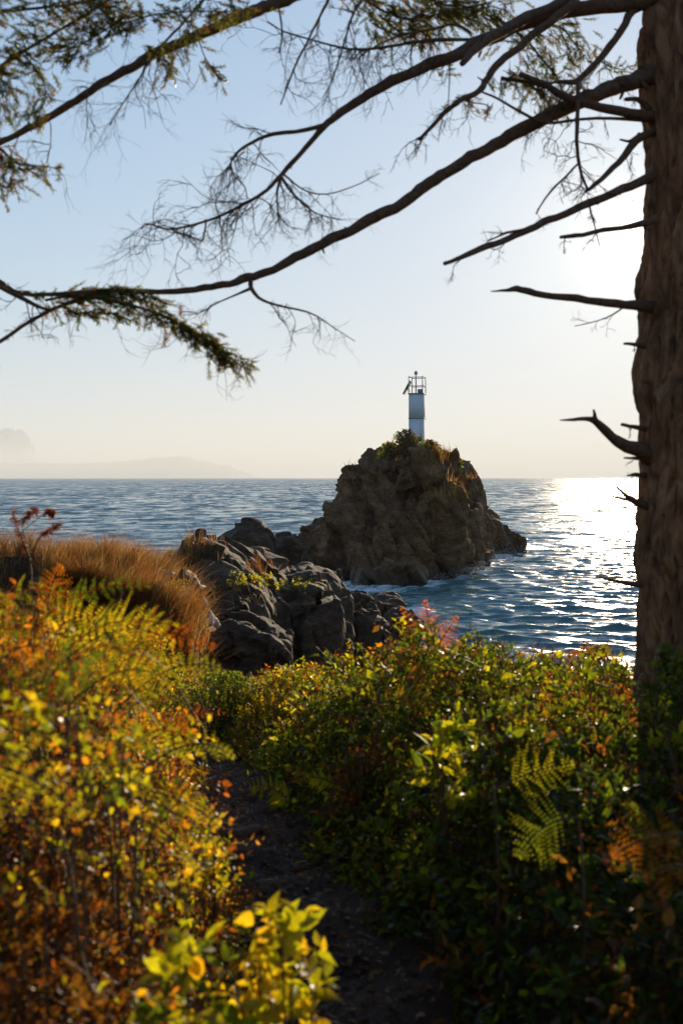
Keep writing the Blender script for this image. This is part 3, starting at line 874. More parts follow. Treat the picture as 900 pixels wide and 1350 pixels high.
TD0 = TREE_D - 0.05
B = {}
B['long'] = branch([(870, 95, 26), (838, 106, 22), (790, 123, 20), (730, 150, 19), (680, 175, 18), (620, 207, 17), (570, 238, 16), (530, 268, 15), (480, 295, 14), (430, 318, 14), (380, 345, 12), (330, 366, 11), (280, 378, 9), (230, 384, 8), (150, 383, 7), (60, 388, 6), (25, 386, 6), (0, 372, 7), (-25, 352, 6.5), (-80, 318, 5), (-150, 290, 3), (-230, 285, 1.5)], TD0, 5.0)
branch([(330, 368, 7), (332, 380, 6), (345, 395, 4), (372, 404, 3), (410, 413, 2.2), (440, 432, 1.4), (468, 450, 1)], 5.45, 5.3, 14, 0.22, 0.3, 0.2, kids=3)
branch([(330, 380, 5), (312, 388, 3), (285, 400, 2), (265, 412, 1.3), (242, 416, 1)], 5.45, 5.35, 12, 0.18, 0.2, 0.3)
branch([(150, 384, 6), (110, 393, 6), (70, 408, 5), (30, 430, 5), (0, 451, 5), (-30, 468, 4), (-90, 492, 2.5), (-150, 500, 1)], 5.15, 4.9, 6, 0.15)
branch([(-20, 365, 6), (10, 384, 6), (45, 402, 5), (66, 409, 4)], 4.95, 5.0, 6, 0.2)
B['upper'] = branch([(872, -4, 24), (838, 3, 22), (760, 12, 20), (700, 28, 18), (640, 53, 17), (590, 77, 16), (540, 96, 15), (490, 122, 13), (450, 148, 11), (430, 164, 9), (400, 197, 7), (370, 231, 6), (345, 256, 4.5), (300, 280, 4), (270, 292, 3.5), (225, 302, 3), (195, 295, 2), (188, 300, 1.2)], TD0, 5.2, 46, 0.30, 0.62, 0.25, kids=4)
branch([(432, 163, 7), (400, 172, 5.5), (355, 178, 5), (328, 190, 4.5), (308, 207, 3), (303, 225, 2)], 5.5, 5.35, 22, 0.24, 0.25, 0.3, kids=4)
branch([(305, 208, 2.5), (306, 228, 2), (322, 245, 1.7), (326, 262, 1.2)], 5.35, 5.3, 5, 0.18, 0.1, 0.7)
branch([(370, 232, 4.5), (383, 252, 3.5), (402, 270, 3), (418, 282, 2), (450, 290, 1.2)], 5.35, 5.2, 16, 0.2, 0.1, 0.2, kids=4)
branch([(370, 233, 3.5), (365, 255, 3), (367, 285, 2), (368, 300, 1.3)], 5.35, 5.4, 14, 0.2, 0.1, 0.4, kids=4)
branch([(374, 230, 3), (400, 250, 2), (430, 256, 1.8), (470, 244, 1.4), (500, 228, 1)], 5.35, 5.2, 12, 0.18, 0.1, 0.1)
branch([(272, 292, 2.5), (270, 305, 2.5), (267, 318, 2.5)], 5.25, 5.25, 2, 0.1)
branch([(225, 302, 2.2), (245, 310, 2), (266, 318, 2)], 5.22, 5.25, 5, 0.12)
branch([(780, -18, 18), (745, -2, 16), (690, 26, 15), (650, 48, 13), (625, 66, 11), (609, 83, 9)], 5.8, 5.5)
branch([(760, 0, 12), (715, 36, 11), (680, 65, 10), (652, 88, 10), (640, 108, 9), (628, 122, 8), (600, 136, 7), (575, 160, 6), (552, 185, 4)], 5.7, 5.4, 10, 0.22, 0.5)
branch([(640, 52, 5), (600, 52, 5), (560, 54, 5), (530, 58, 4.5), (490, 64, 4), (455, 64, 3), (410, 52, 2.5), (375, 42, 2), (352, 28, 1.5)], 5.8, 5.4, 40, 0.28, 0.25, 0.6, kids=3)
branch([(620, 44, 4), (600, 32, 3.5), (570, 38, 3), (535, 45, 2.5), (500, 58, 2), (470, 78, 1.5)], 5.75, 5.6, 20, 0.28, 0.2, 0.6)
branch([(860, 0, 12), (834, 13, 10), (818, 42, 9), (795, 72, 9), (770, 98, 8), (755, 108, 8), (730, 108, 4), (712, 118, 2)], TD0, 5.7, 10, 0.25, 0.4)
branch([(870, 158, 13), (842, 152, 11), (790, 142, 11), (745, 128, 10), (715, 110, 9), (685, 98, 7)], TD0, 5.6)
branch([(660, 102, 3), (690, 107, 4), (720, 115, 4)], 5.65, 5.65, 10, 0.15, 0.0, 0.1)
branch([(866, 160, 5), (842, 158, 4.5), (800, 156, 4), (765, 157, 4), (722, 162, 4), (690, 150, 4), (655, 130, 3), (632, 120, 2.5)], TD0, 5.6, 12, 0.2)
branch([(762, 108, 6), (761, 140, 5.5), (760, 175, 5.5), (761, 205, 5), (766, 230, 4), (774, 250, 3)], 5.7, 5.6, 12, 0.2, 0.4, 0.4)
branch([(762, 215, 3), (748, 230, 3), (732, 245, 3), (718, 262, 2.5), (706, 282, 2)], 5.62, 5.6, 5, 0.15)
branch([(872, 168, 9), (842, 182, 9), (820, 208, 8), (800, 228, 7), (782, 245, 6), (772, 252, 4)], TD0, 5.7, 4, 0.2)
branch([(842, 176, 5), (830, 186, 4), (817, 184, 2.5)], TD0, 5.8)
branch([(870, 228, 13), (842, 240, 12), (790, 262, 11), (730, 288, 10), (680, 310, 9), (630, 330, 8), (585, 348, 5)], TD0, 5.3, 4, 0.2, 0.5)
branch([(690, 302, 3), (665, 308, 3), (642, 318, 2)], 5.5, 5.45)
branch([(866, 288, 8), (842, 296, 7), (815, 301, 6), (790, 304, 6), (770, 309, 6), (752, 311, 6), (738, 313, 4)], 5.75, 5.6, 2, 0.12)
branch([(775, 262, 3), (778, 280, 2.5), (783, 296, 2), (790, 325, 1.2)], 5.75, 5.7, 3, 0.12)
branch([(868, 408, 13), (838, 402, 11), (800, 400, 10), (765, 394, 10), (720, 389, 9), (695, 384, 9), (680, 381, 8), (665, 383, 4), (647, 384, 1.5)], TD0, 5.4)
branch([(822, 405, 2), (805, 416, 2), (780, 425, 1.5), (757, 430, 1)], 5.8, 5.7, 3, 0.12)
branch([(862, 604, 18), (838, 592, 16), (815, 583, 13), (797, 569, 11), (785, 556, 9), (772, 552, 6), (755, 554, 4), (738, 554, 1.5)], TD0, 5.5)
branch([(790, 560, 6), (784, 550, 5), (782, 540, 3)], 5.65, 5.62)
for pts in ([(862, 458, 7), (838, 454, 5), (822, 453, 3)], [(860, 566, 7), (836, 563, 5), (819, 560, 4)], [(862, 605, 6), (838, 604, 4), (822, 604, 2)],
            [(862, 670, 10), (836, 660, 8), (822, 651, 5), (812, 642, 3)], [(836, 660, 5), (820, 658, 4), (806, 654, 2)], [(862, 772, 9), (836, 769, 7), (812, 766, 5), (784, 760, 2)],
            [(860, 148, 8), (842, 132, 6), (824, 131, 5)], [(850, 626, 6), (834, 626, 4), (826, 627, 2)]):
    branch(pts, TD0, 5.85, 1, 0.08, 0.5, 0.2)
B['far'] = branch([(880, -262, 26), (838, -240, 24), (720, -175, 22), (600, -112, 20), (460, -44, 18), (385, -4, 17), (330, 16, 16), (262, 46, 14), (200, 74, 13), (130, 113, 11), (62, 157, 9), (0, 188, 8), (-45, 208, 7), (-130, 236, 5), (-240, 262, 2.5), (-320, 290, 1)], TD0, 4.7, 26, 0.28, 0.45, 0.4)
branch([(300, -30, 4), (268, 0, 3.5), (240, 32, 3), (205, 70, 3), (180, 110, 2.2), (160, 140, 1.6), (145, 165, 1)], 5.0, 4.9, 26, 0.26, 0.1, 0.5)
branch([(362, -20, 3.5), (368, 10, 3), (372, 45, 2.5), (368, 70, 2)], 5.2, 5.2, 4, 0.15)
branch([(440, -15, 4), (425, 15, 3.5), (405, 55, 3), (388, 90, 2.5), (370, 138, 1.8)], 5.3, 5.2, 8, 0.2)
branch([(500, -20, 3), (470, 10, 3), (455, 50, 2.5), (440, 100, 1.6), (425, 130, 1.2)], 5.4, 5.3, 16, 0.28, 0.1, 0.6)
branch([(290, -30, 2.5), (278, 0, 2), (262, -5, 2), (240, 10, 1.5)], 5.0, 4.9, 6, 0.15)

# ---- living sprays of needles
Nd_V = []; needle = np.array([[-.5, 0, 0], [.5, 0, 0], [.35, 1, 0], [-.35, 1, 0]])
def scatter(mb, T, F, pos, R, scale, col):
    """copies of template T (K,3) into a mesh builder"""
    pos = np.asarray(pos, float); n = len(pos)
    if n == 0: return
    scale = np.asarray(scale, float)
    if scale.ndim == 1: scale = np.repeat(scale[:, None], 3, 1)
    W = np.einsum('nij,nkj->nki', R, T[None] * scale[:, None, :]) + pos[:, None, :]
    K = len(T)
    FF = (np.asarray(F)[None] + (np.arange(n) * K)[:, None, None]).reshape(-1, len(F[0]))
    col = np.asarray(col, float)
    C = np.repeat(col, K, 0)
    mb.add(W.reshape(-1, 3), FF, C)

def fir_spray(mb, base, tip, n_shoots, spread, seed):
    """bough of needle-bearing shoots along a line base->tip (world)"""
    r = np.random.default_rng(seed)
    pos = []; dirs = []; cols = []
    for _ in range(n_shoots):
        f = r.random()
        i = f * (len(base) - 1); k = int(i); k = min(k, len(base) - 2)
        p = base[k] + (base[k + 1] - base[k]) * (i - k)
        tan = base[k + 1] - base[k]; tan = tan / (np.linalg.norm(tan) + 1e-9)
        d = tan * 0.6 + r.normal(size=3) * np.array([0.6, 0.6, 0.35]) + np.array([0, 0, -0.35])
        d /= np.linalg.norm(d)
        p = p + r.normal(size=3) * spread * np.array([1, 1, .6])
        L_ = r.uniform(0.035, 0.085)
        nn = int(L_ / 0.0028)
        t = np.linspace(0, 1, nn)
        q = p + d * L_ * t[:, None]
        a = np.arange(nn) * 2.4
        side = np.cross(d, [0, 0, 1.0]); side /= np.linalg.norm(side) + 1e-9
        upv = np.cross(side, d)
        rd = np.cos(a)[:, None] * side + np.sin(a)[:, None] * upv * 0.55
        nd_ = rd + d * 0.75
        pos.append(q); dirs.append(nd_)
        g = r.random()
        c = np.array([0.060, 0.085, 0.016]) * (1 - g) + np.array([0.145, 0.135, 0.03]) * g
        if r.random() < 0.12: c = np.array([0.17, 0.085, 0.03])
        cols.append(np.repeat(c[None], nn, 0))
        mb.tube([p - d * 0.01, p + d * L_], [0.0018, 0.001], 3, (0.05, 0.035, 0.02), cap=False)
    pos = np.concatenate(pos); dirs = np.concatenate(dirs); cols = np.concatenate(cols)
    up = r.normal(size=pos.shape)
    R = basis(dirs, up)
    L_ = r.uniform(0.013, 0.022, len(pos))
    scatter(mb, needle, [[0, 1, 2], [0, 2, 3]], pos, R, np.stack([np.full(len(pos), 0.0042), L_, L_], 1), cols)

def bough(pts, D0, D1, n, spread, seed):
    P, R = px_line(pts, D0, D1, 14)
    mb = MB(); mb.tube(P, R, 5); ob = mb.build('bough', M['branch'], tree, smooth=True)
    mb = MB(); fir_spray(mb, P, None, n, spread, seed)
    # bare hanging twigs below the needles
    for _ in range(max(3, n // 14)):
        i = tr.integers(0, len(P) - 1)
        twig(mb, P[i], tr.normal(size=3) * 0.4 + np.array([0, 0, -0.7]), tr.uniform(0.08, 0.25), 0.0018, 1, 0.4, 0.3, 3, 3)
    s = mb.build('needle_foliage', M['needle'], ob); s['kind'] = 'stuff'
for k, (pts, D0, D1, n, sp) in enumerate((
    ([(-30, 110, 5), (20, 75, 5), (70, 45, 4), (120, 15, 4), (165, -15, 4)], 4.6, 4.8, 150, 0.055),
    ([(-30, 20, 4), (40, 12, 4), (100, 5, 4), (170, -10, 3)], 4.6, 4.9, 110, 0.05),
    ([(20, 60, 3), (50, 95, 2), (60, 125, 1.5), (45, 150, 1)], 4.6, 4.6, 45, 0.03),
    ([(-20, 80, 3), (5, 110, 2), (12, 150, 1)], 4.6, 4.6, 34, 0.03),
    ([(130, 10, 3), (160, 30, 2.5), (200, 20, 2.5), (250, 15, 2), (300, 15, 1.5), (318, 10, 1)], 4.9, 4.9, 95, 0.045),
    ([(170, 20, 2.5), (130, 45, 2.5), (100, 62, 2), (70, 70, 1)], 4.8, 4.8, 55, 0.035),
    ([(240, 20, 2), (250, 40, 1.5), (235, 60, 1.5), (225, 64, 1)], 4.9, 4.9, 22, 0.025),
    ([(262, 52, 2), (270, 75, 1.5), (280, 90, 1.5), (290, 106, 1)], 5.05, 5.05, 14, 0.012),
    ([(215, 75, 2), (225, 90, 1.5), (215, 104, 1)], 5.0, 5.0, 14, 0.02),
    ([(195, 60, 2), (205, 70, 1.5), (205, 66, 1)], 5.0, 5.0, 9, 0.012),
    ([(-25, 185, 4), (5, 200, 3.5), (20, 215, 3), (45, 218, 2), (80, 222, 1)], 4.7, 4.7, 34, 0.022),
    ([(-15, 190, 3), (8, 215, 2), (5, 245, 1.5), (30, 238, 1)], 4.7, 4.7, 26, 0.03),
    ([(60, 396, 4), (100, 390, 4), (150, 398, 4), (200, 410, 4), (235, 426, 3.5), (270, 446, 3), (298, 468, 2.5), (324, 487, 1)], 5.05, 5.0, 210, 0.026),
    ([(110, 388, 3), (140, 382, 3), (175, 385, 2), (215, 398, 2)], 5.1, 5.1, 80, 0.022),
    ([(80, 402, 2), (100, 412, 2), (135, 412, 1.5), (165, 418, 1)], 5.05, 5.05, 44, 0.022),
    ([(235, 428, 2), (252, 440, 2), (268, 452, 1.5), (290, 474, 1)], 5.0, 5.0, 50, 0.022),
    ([(470, -10, 4), (505, 15, 3.5), (545, 25, 3), (590, 15, 3), (640, 5, 3)], 5.9, 5.9, 256, 0.065),
    ([(540, -20, 4), (580, 5, 3), (620, 10, 3), (660, 30, 2)], 6.0, 6.1, 192, 0.06),
    ([(490, 30, 3), (520, 45, 2), (555, 42, 2), (575, 60, 1)], 5.8, 5.8, 70, 0.04),
    ([(650, 20, 4), (690, 50, 3.5), (715, 80, 3), (735, 105, 2), (745, 140, 1.5)], 6.0, 6.0, 152, 0.06),
    ([(690, 30, 3), (735, 35, 3), (755, 55, 2), (765, 75, 1)], 6.1, 6.1, 80, 0.05),
    ([(660, 105, 3), (690, 110, 2.5), (715, 125, 2), (728, 145, 1)], 5.9, 5.9, 67, 0.04),
    ([(790, 80, 2), (805, 88, 2), (822, 92, 1.5), (828, 84, 1)], 5.9, 5.9, 14, 0.018),
    ([(600, 128, 2), (620, 135, 2), (640, 138, 1.5), (648, 145, 1)], 5.6, 5.6, 16, 0.02),
    ([(590, 150, 1), (592, 84, 2), (580, 92, 1.5), (570, 84, 1)], 5.7, 5.7, 8, 0.012),
    ([(300, 12, 2), (285, 20, 2), (276, 16, 1)], 5.1, 5.1, 10, 0.012),
)):
    bough(pts, D0, D1, n, sp, 300 + k)
# the crown above the picture
for k in range(26):
    zf = 1.0 + k / 26.0
    z0 = at(900, -350, TREE_D).z + k * 0.34
    a = tr.uniform(0, 6.28); L_ = tr.uniform(1.6, 2.6) * (1 - k / 40)
    p0 = np.array([tx, TREE_D, z0]); d = np.array([math.cos(a), math.sin(a), 0.15])
    P = np.array([p0 + d * L_ * t + np.array([0, 0, -0.35 * t * t]) for t in np.linspace(0, 1, 10)])
    mb = MB(); mb.tube(P, np.linspace(0.05, 0.008, 10), 6); ob = mb.build('branch', M['branch'], tree, smooth=True)
    mb = MB(); fir_spray(mb, P[3:], None, 90, 0.10, 900 + k); s = mb.build('needle_foliage', M['needle'], ob); s['kind'] = 'stuff'

# ------------------------------------------------------------------ unseen firs added behind and beside the viewpoint to block sky light
fr = np.random.default_rng(55)
for k, (x, y, h_) in enumerate(((-6.5, 3.5, 15), (-4.2, -3.5, 17), (0.8, -5.5, 18), (4.5, -3.0, 16), (-8.5, -1.5, 18), (9.0, -1.0, 18), (-2.0, -9.0, 20), (5.5, -9.0, 20), (10.5, 7.5, 15), (-10.5, 7.0, 13))):
    g = gz(x, y)
    root = thing('fir_tree', (x, y, g), 'tall dark unseen fir added near the viewpoint to block sky light', 'tree', 'unseen firs added to block sky light')
    mb = MB(); zt = np.linspace(0, h_, 12)
    mb.tube(np.stack([x + 0.05 * np.sin(zt), np.full(12, y), g + zt], 1), np.linspace(0.26, 0.03, 12), 10); mb.build('trunk', M['bark'], root)
    n = 5200
    f = fr.random(n) ** 0.8
    a = fr.uniform(0, 6.28, n); rr_ = (2.7 * (1 - f) + 0.25) * np.sqrt(fr.random(n)) * (0.75 + 0.25 * np.sin(f * 70))
    p = np.stack([x + np.cos(a) * rr_, y + np.sin(a) * rr_, g + 1.6 + f * (h_ - 1.6) - 0.25 * rr_], 1)
    d = np.stack([np.cos(a), np.sin(a), -0.35 + 0 * a], 1) + fr.normal(size=(n, 3)) * 0.35
    mb = MB(); sz = fr.uniform(0.18, 0.42, n)
    scatter(mb, np.array([[0, 0, 0], [-.28, .45, .03], [.28, .45, .03], [0, 1, -.1]]), [[0, 3, 1], [0, 2, 3]], p, basis(d, fr.normal(size=(n, 3)) * .5 + np.array([0, 0, 1])), sz,
            np.array([0.035, 0.055, 0.014]) * fr.uniform(.6, 1.3, (n, 1)))
    mb.build('crown', M['needle'], root)

# ------------------------------------------------------------------ plants
def rgb(*c): return np.array(c, float)
PAL = {
    'ygreen': rgb(0.200, 0.215, 0.016), 'green': rgb(0.070, 0.105, 0.014), 'dgreen': rgb(0.032, 0.055, 0.012), 'yellow': rgb(0.36, 0.27, 0.02),
    'orange': rgb(0.30, 0.13, 0.016), 'rust': rgb(0.17, 0.052, 0.014), 'brown': rgb(0.11, 0.055, 0.022), 'straw': rgb(0.42, 0.29, 0.13), 'tan': rgb(0.30, 0.15, 0.05)}
LEAF8 = np.array([[0, 0, 0], [-.26, .28, .07], [.26, .28, .07], [-.27, .58, .05], [.27, .58, .05], [0, 1, -.08], [0, .3, 0], [0, .62, -.01]])
LEAF8F = [[0, 6, 1], [0, 2, 6], [1, 6, 7], [1, 7, 3], [6, 2, 4], [6, 4, 7], [3, 7, 5], [7, 4, 5]]
LEAF4 = np.array([[0, 0, 0], [-.30, .45, .08], [.30, .45, .08], [0, 1, -.05]])
LEAF4F = [[0, 3, 1], [0, 2, 3]]
STICK = np.array([[-.5, 0, -.3], [.5, 0, -.3], [0, 0, .6], [-.3, 1, -.2], [.3, 1, -.2], [0, 1, .35]])
STICKF = [[0, 1, 4], [0, 4, 3], [1, 2, 5], [1, 5, 4], [2, 0, 3], [2, 3, 5]]

def mix_cols(r, n, weights):
    names = list(weights); w = np.array([weights[k] for k in names], float); w /= w.sum()
    return np.array([PAL[k] for k in names])[r.choice(len(names), n, p=w)]

def shoots(mb, r, base, d, length, nleaf, leaf, cols, hi=False, stem=True, jit=0.25, up=0.5):
    """leafy shoots: base (N,3), direction d, length (N,), nleaf per shoot, leaf length, cols per shoot (N,3)"""
    n = len(base)
    d = d / (np.linalg.norm(d, axis=1)[:, None] + 1e-9)
    length = np.asarray(length, float)
    t = (np.arange(nleaf) + 0.6) / nleaf
    droop = np.zeros((n, nleaf, 3)); droop[:, :, 2] = -(t[None] ** 2) * length[:, None] * 0.25
    P = base[:, None] + d[:, None] * (length[:, None] * t[None])[:, :, None] + droop
    s1 = np.cross(d, r.normal(size=d.shape)); s1 /= np.linalg.norm(s1, axis=1)[:, None] + 1e-9
    s2 = np.cross(d, s1)
    a = (np.arange(nleaf) * 2.4)[None] + r.uniform(0, 6.28, (n, 1))
    rd = np.cos(a)[..., None] * s1[:, None] + np.sin(a)[..., None] * s2[:, None]
    ld = rd + d[:, None] * 0.5 + r.normal(size=rd.shape) * 0.25
    ld = ld.reshape(-1, 3)
    nrm = r.normal(size=ld.shape) * 0.55 + np.array([0, 0, up])
    R = basis(ld, nrm)
    L_ = leaf * r.uniform(0.35, 1.3, len(ld))
    C = np.repeat(cols, nleaf, 0) * r.uniform(1 - jit, 1 + jit, (len(ld), 1)) * r.uniform(0.9, 1.1, (len(ld), 3))
    T, F = (LEAF8, LEAF8F) if hi else (LEAF4, LEAF4F)
    scatter(mb, T, F, P.reshape(-1, 3), R, np.stack([L_ * r.uniform(.4, 1.15, len(L_)), L_, L_ * r.uniform(.5, 2.2, len(L_))], 1), C)
    if stem:
        R2 = basis(d, r.normal(size=d.shape))
        w = np.full(n, 0.0035 if hi else 0.005)
        scatter(mb, STICK, STICKF, base, R2, np.stack([w, length, w], 1), np.tile(PAL['brown'] * 0.8, (n, 1)))

def frond_arrays(r, P0, P1, P2, pin_len, npair, col, face=None, detail=True, tipc=None, droop=0.15):
    """bracken frond along a bent stalk P0-P1-P2 (world): stalk polyline and leaflet quads"""
    P0, P1, P2 = [np.array(p, float) for p in (P0, P1, P2)]
    tt = np.linspace(0, 1, 24)[:, None]
    S = (1 - tt) ** 2 * P0 + 2 * tt * (1 - tt) * P1 + tt ** 2 * P2
    T = np.gradient(S, axis=0); T /= np.linalg.norm(T, axis=1)[:, None]
    face = np.array((0, -0.5, 0.9) if face is None else face, float)
    pos = []; dr = []; up = []; ln = []; cc = []
    gap = np.linalg.norm(np.diff(S, axis=0), axis=1).sum() * 0.78 / npair
    for k in range(npair):
        f = 0.22 + 0.78 * (k + 0.5) / npair
        i = min(22, int(f * 23)); q = S[i] + (S[i + 1] - S[i]) * (f * 23 - i)
        side = np.cross(T[i], face); side /= np.linalg.norm(side) + 1e-9
        nrm = np.cross(side, T[i])
        prof = math.sin(min(1, (1 - f) / 0.78 * 1.12 + 0.04) * math.pi * 0.52) * (1.0 if k > 0 else 0.8)
        for s in (-1, 1):
            if r.random() < 0.07: continue
            Lp = pin_len * prof * r.uniform(0.6, 1.12)
            d = side * s + T[i] * r.uniform(0.2, 0.55) + r.normal(size=3) * 0.14
            d /= np.linalg.norm(d)
            if detail:
                npn = max(3, int(Lp / 0.011))
                for j in range(npn):
                    g = (j + 0.5) / npn
                    pp = q + d * Lp * g - nrm * droop * Lp * g * g
                    w = gap * 0.36 * (1 - g) ** 0.6 + 0.002
                    e = np.cross(d, nrm)
                    for s2 in (-1, 1):
                        pos.append(pp); dr.append(e * s2 + d * 0.45); up.append(nrm + r.normal(size=3) * 0.22); ln.append(w)
                        cc.append(col if tipc is None else col * (1 - g * f) + tipc * g * f)
            else:
                pos.append(q); dr.append(d - nrm * droop); up.append(nrm + r.normal(size=3) * 0.25); ln.append(Lp)
                cc.append(col if tipc is None else col * (1 - f) + tipc * f)
    return S, (np.array(pos), np.array(dr), np.array(up), np.array(ln), np.array(cc))
PINN = np.array([[-.26, 0, 0], [.26, 0, 0], [.22, .7, .06], [0, 1, -.06], [-.22, .7, .06]])
PINNF = [[0, 1, 2], [0, 2, 4], [4, 2, 3]]
PINA = np.array([[0, 0, 0], [-.13, .15, .02], [.13, .15, .02], [-.10, .6, .02], [.10, .6, .02], [0, 1, -.05]])
PINAF = [[0, 2, 1], [1, 2, 4], [1, 4, 3], [3, 4, 5]]
def frond_into(mb, r, *a, stalk_r=0.004, stalk_mb=None, **k):
    det = k.get('detail', True)
    S, (p, d, u, l, c) = frond_arrays(r, *a, **k)
    R = basis(d, u)
    c = c * r.uniform(0.75, 1.25, (len(c), 1))
    scatter(mb, PINN if det else PINA, PINNF if det else PINAF, p, R, l, c)
    (stalk_mb or mb).tube(S, np.linspace(stalk_r, stalk_r * 0.25, len(S)), 4, PAL['tan'] * 0.7, cap=False)

pr = np.random.default_rng(2024)
def cover(x, y):
    """height of the plant cover above the ground"""
    u = x - path_x(y)
    right = sstep(0.14, 0.85, u) * np.interp(y, [1, 3, 4.5, 6, 7, 8, 10, 11.5, 12.5], [0.35, 0.46, 0.74, 0.84, 0.73, 0.64, 0.48, 0.3, 0.0])
    left = sstep(0.20, 0.62, -u) * np.interp(y, [1, 2.2, 3.6, 4.6, 6.0, 9, 10.5, 12], [0.75, 0.95, 0.95, 0.72, 0.42, 0.34, 0.3, 0.0])
    end = sstep(8.6, 9.6, y) * (1 - sstep(11, 12.5, y)) * 0.5 * (x > -2.6)
    return np.maximum(np.maximum(right, left), end) * (1 + 0.28 * wnoise(x, y, 1.1) + 0.14 * wnoise(x + 30, y, 3.1))
def field(n, x0, x1, y0, y1, r, fmin=0.25):
    x = r.uniform(x0, x1, n); y = r.uniform(y0, y1, n)
    keep = (np.abs(x) < y * 0.36 + 0.7)
    x, y = x[keep], y[keep]
    kn = (1 - sstep(-2.0, -1.0, x - 0.1 * (y - 13))) * sstep(10.4, 11.2, y)
    c = cover(x, y) * (1 - kn); k = c > 0.10
    x, y, c = x[k], y[k], c[k]
    f = 1 - (1 - fmin) * r.random(len(x)) ** 1.7
    return x, y, EYE + ground_rel(x, y) + c * f, f, c

def undergrowth(name, label, parts):
    mb = MB()
    for kw in parts:
        x, y, z, f, c = field(kw['n'], *kw['box'], pr, kw.get('fmin', 0.2))
        if 'squash' in kw: z = z - c * f * (1 - kw['squash'])
        if 'gaps' in kw:
            kp = wnoise(x + 50, y * 1.0 + z, 2.6) + 0.5 * wnoise(x, z * 1.0 + 20, 3.0) + pr.normal(size=len(x)) * 0.1 > kw['gaps'] - 0.12 * f
            x, y, z, f, c = x[kp], y[kp], z[kp], f[kp], c[kp]
        zone = wnoise(x + kw.get('shift', 0), y, 0.85)
        cols = mix_cols(pr, len(x), kw['mixA'])
        cb = mix_cols(pr, len(x), kw['mixB'])
        cols = np.where((zone + pr.normal(size=len(x)) * 0.12 > kw.get('cut', 0.0))[:, None], cols, cb)
        d = pr.normal(size=(len(x), 3)) * np.array([.75, .75, .45]) + np.array([0, 0, kw.get('rise', 0.5)])
        base = np.stack([x, y, z], 1)
        ln = pr.uniform(*kw['len'], len(x))
        base[:, 2] -= ln * 0.5
        shoots(mb, pr, base, d, ln, kw['nleaf'], kw['leaf'], cols, kw.get('hi', False))
    o = mb.build(name, M['leaf'])
    return setp(o, label, 'undergrowth', kind='stuff')

mixG = {'ygreen': 5, 'green': 4, 'yellow': 2, 'orange': 0.5, 'brown': 0.5}
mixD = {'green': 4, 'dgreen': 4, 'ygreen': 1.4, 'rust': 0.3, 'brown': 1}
mixR = {'orange': 4, 'rust': 4, 'yellow': 2, 'brown': 2, 'ygreen': 1}
mixL = {'ygreen': 5.5, 'yellow': 3.5, 'orange': 1.4, 'green': 2, 'rust': 0.8}
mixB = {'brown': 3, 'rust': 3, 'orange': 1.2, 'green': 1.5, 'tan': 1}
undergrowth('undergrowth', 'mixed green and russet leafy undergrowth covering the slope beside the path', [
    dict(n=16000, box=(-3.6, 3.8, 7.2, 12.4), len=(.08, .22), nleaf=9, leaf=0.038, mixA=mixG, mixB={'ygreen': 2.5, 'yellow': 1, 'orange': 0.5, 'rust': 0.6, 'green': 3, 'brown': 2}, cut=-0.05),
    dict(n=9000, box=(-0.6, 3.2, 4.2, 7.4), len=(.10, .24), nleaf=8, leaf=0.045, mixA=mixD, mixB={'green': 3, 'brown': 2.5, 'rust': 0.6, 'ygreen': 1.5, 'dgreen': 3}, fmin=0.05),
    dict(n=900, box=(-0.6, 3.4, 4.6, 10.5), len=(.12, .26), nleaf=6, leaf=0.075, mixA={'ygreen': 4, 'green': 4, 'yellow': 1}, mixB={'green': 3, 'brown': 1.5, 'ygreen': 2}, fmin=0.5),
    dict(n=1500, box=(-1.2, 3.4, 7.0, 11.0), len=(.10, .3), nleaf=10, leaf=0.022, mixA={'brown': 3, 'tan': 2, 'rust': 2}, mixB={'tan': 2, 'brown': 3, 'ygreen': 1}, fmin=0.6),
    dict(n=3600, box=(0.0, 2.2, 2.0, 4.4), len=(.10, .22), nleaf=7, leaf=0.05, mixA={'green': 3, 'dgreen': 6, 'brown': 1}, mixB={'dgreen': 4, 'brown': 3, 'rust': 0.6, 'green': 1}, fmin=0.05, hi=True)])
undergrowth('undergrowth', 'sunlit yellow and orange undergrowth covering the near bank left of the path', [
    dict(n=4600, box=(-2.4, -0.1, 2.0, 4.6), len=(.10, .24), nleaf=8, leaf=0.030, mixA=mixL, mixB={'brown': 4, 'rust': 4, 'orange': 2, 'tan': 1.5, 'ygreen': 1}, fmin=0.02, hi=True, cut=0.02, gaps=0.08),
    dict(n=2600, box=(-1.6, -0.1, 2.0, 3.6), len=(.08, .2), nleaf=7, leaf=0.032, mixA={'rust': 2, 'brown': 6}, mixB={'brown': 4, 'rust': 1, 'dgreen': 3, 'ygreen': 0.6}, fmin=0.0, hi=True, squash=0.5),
    dict(n=7000, box=(-3.6, -0.7, 4.4, 9.0), len=(.09, .22), nleaf=8, leaf=0.034, mixA=mixL, mixB={'brown': 2, 'rust': 3, 'orange': 3, 'yellow': 2, 'green': 2}, fmin=0.08, cut=0.0)])

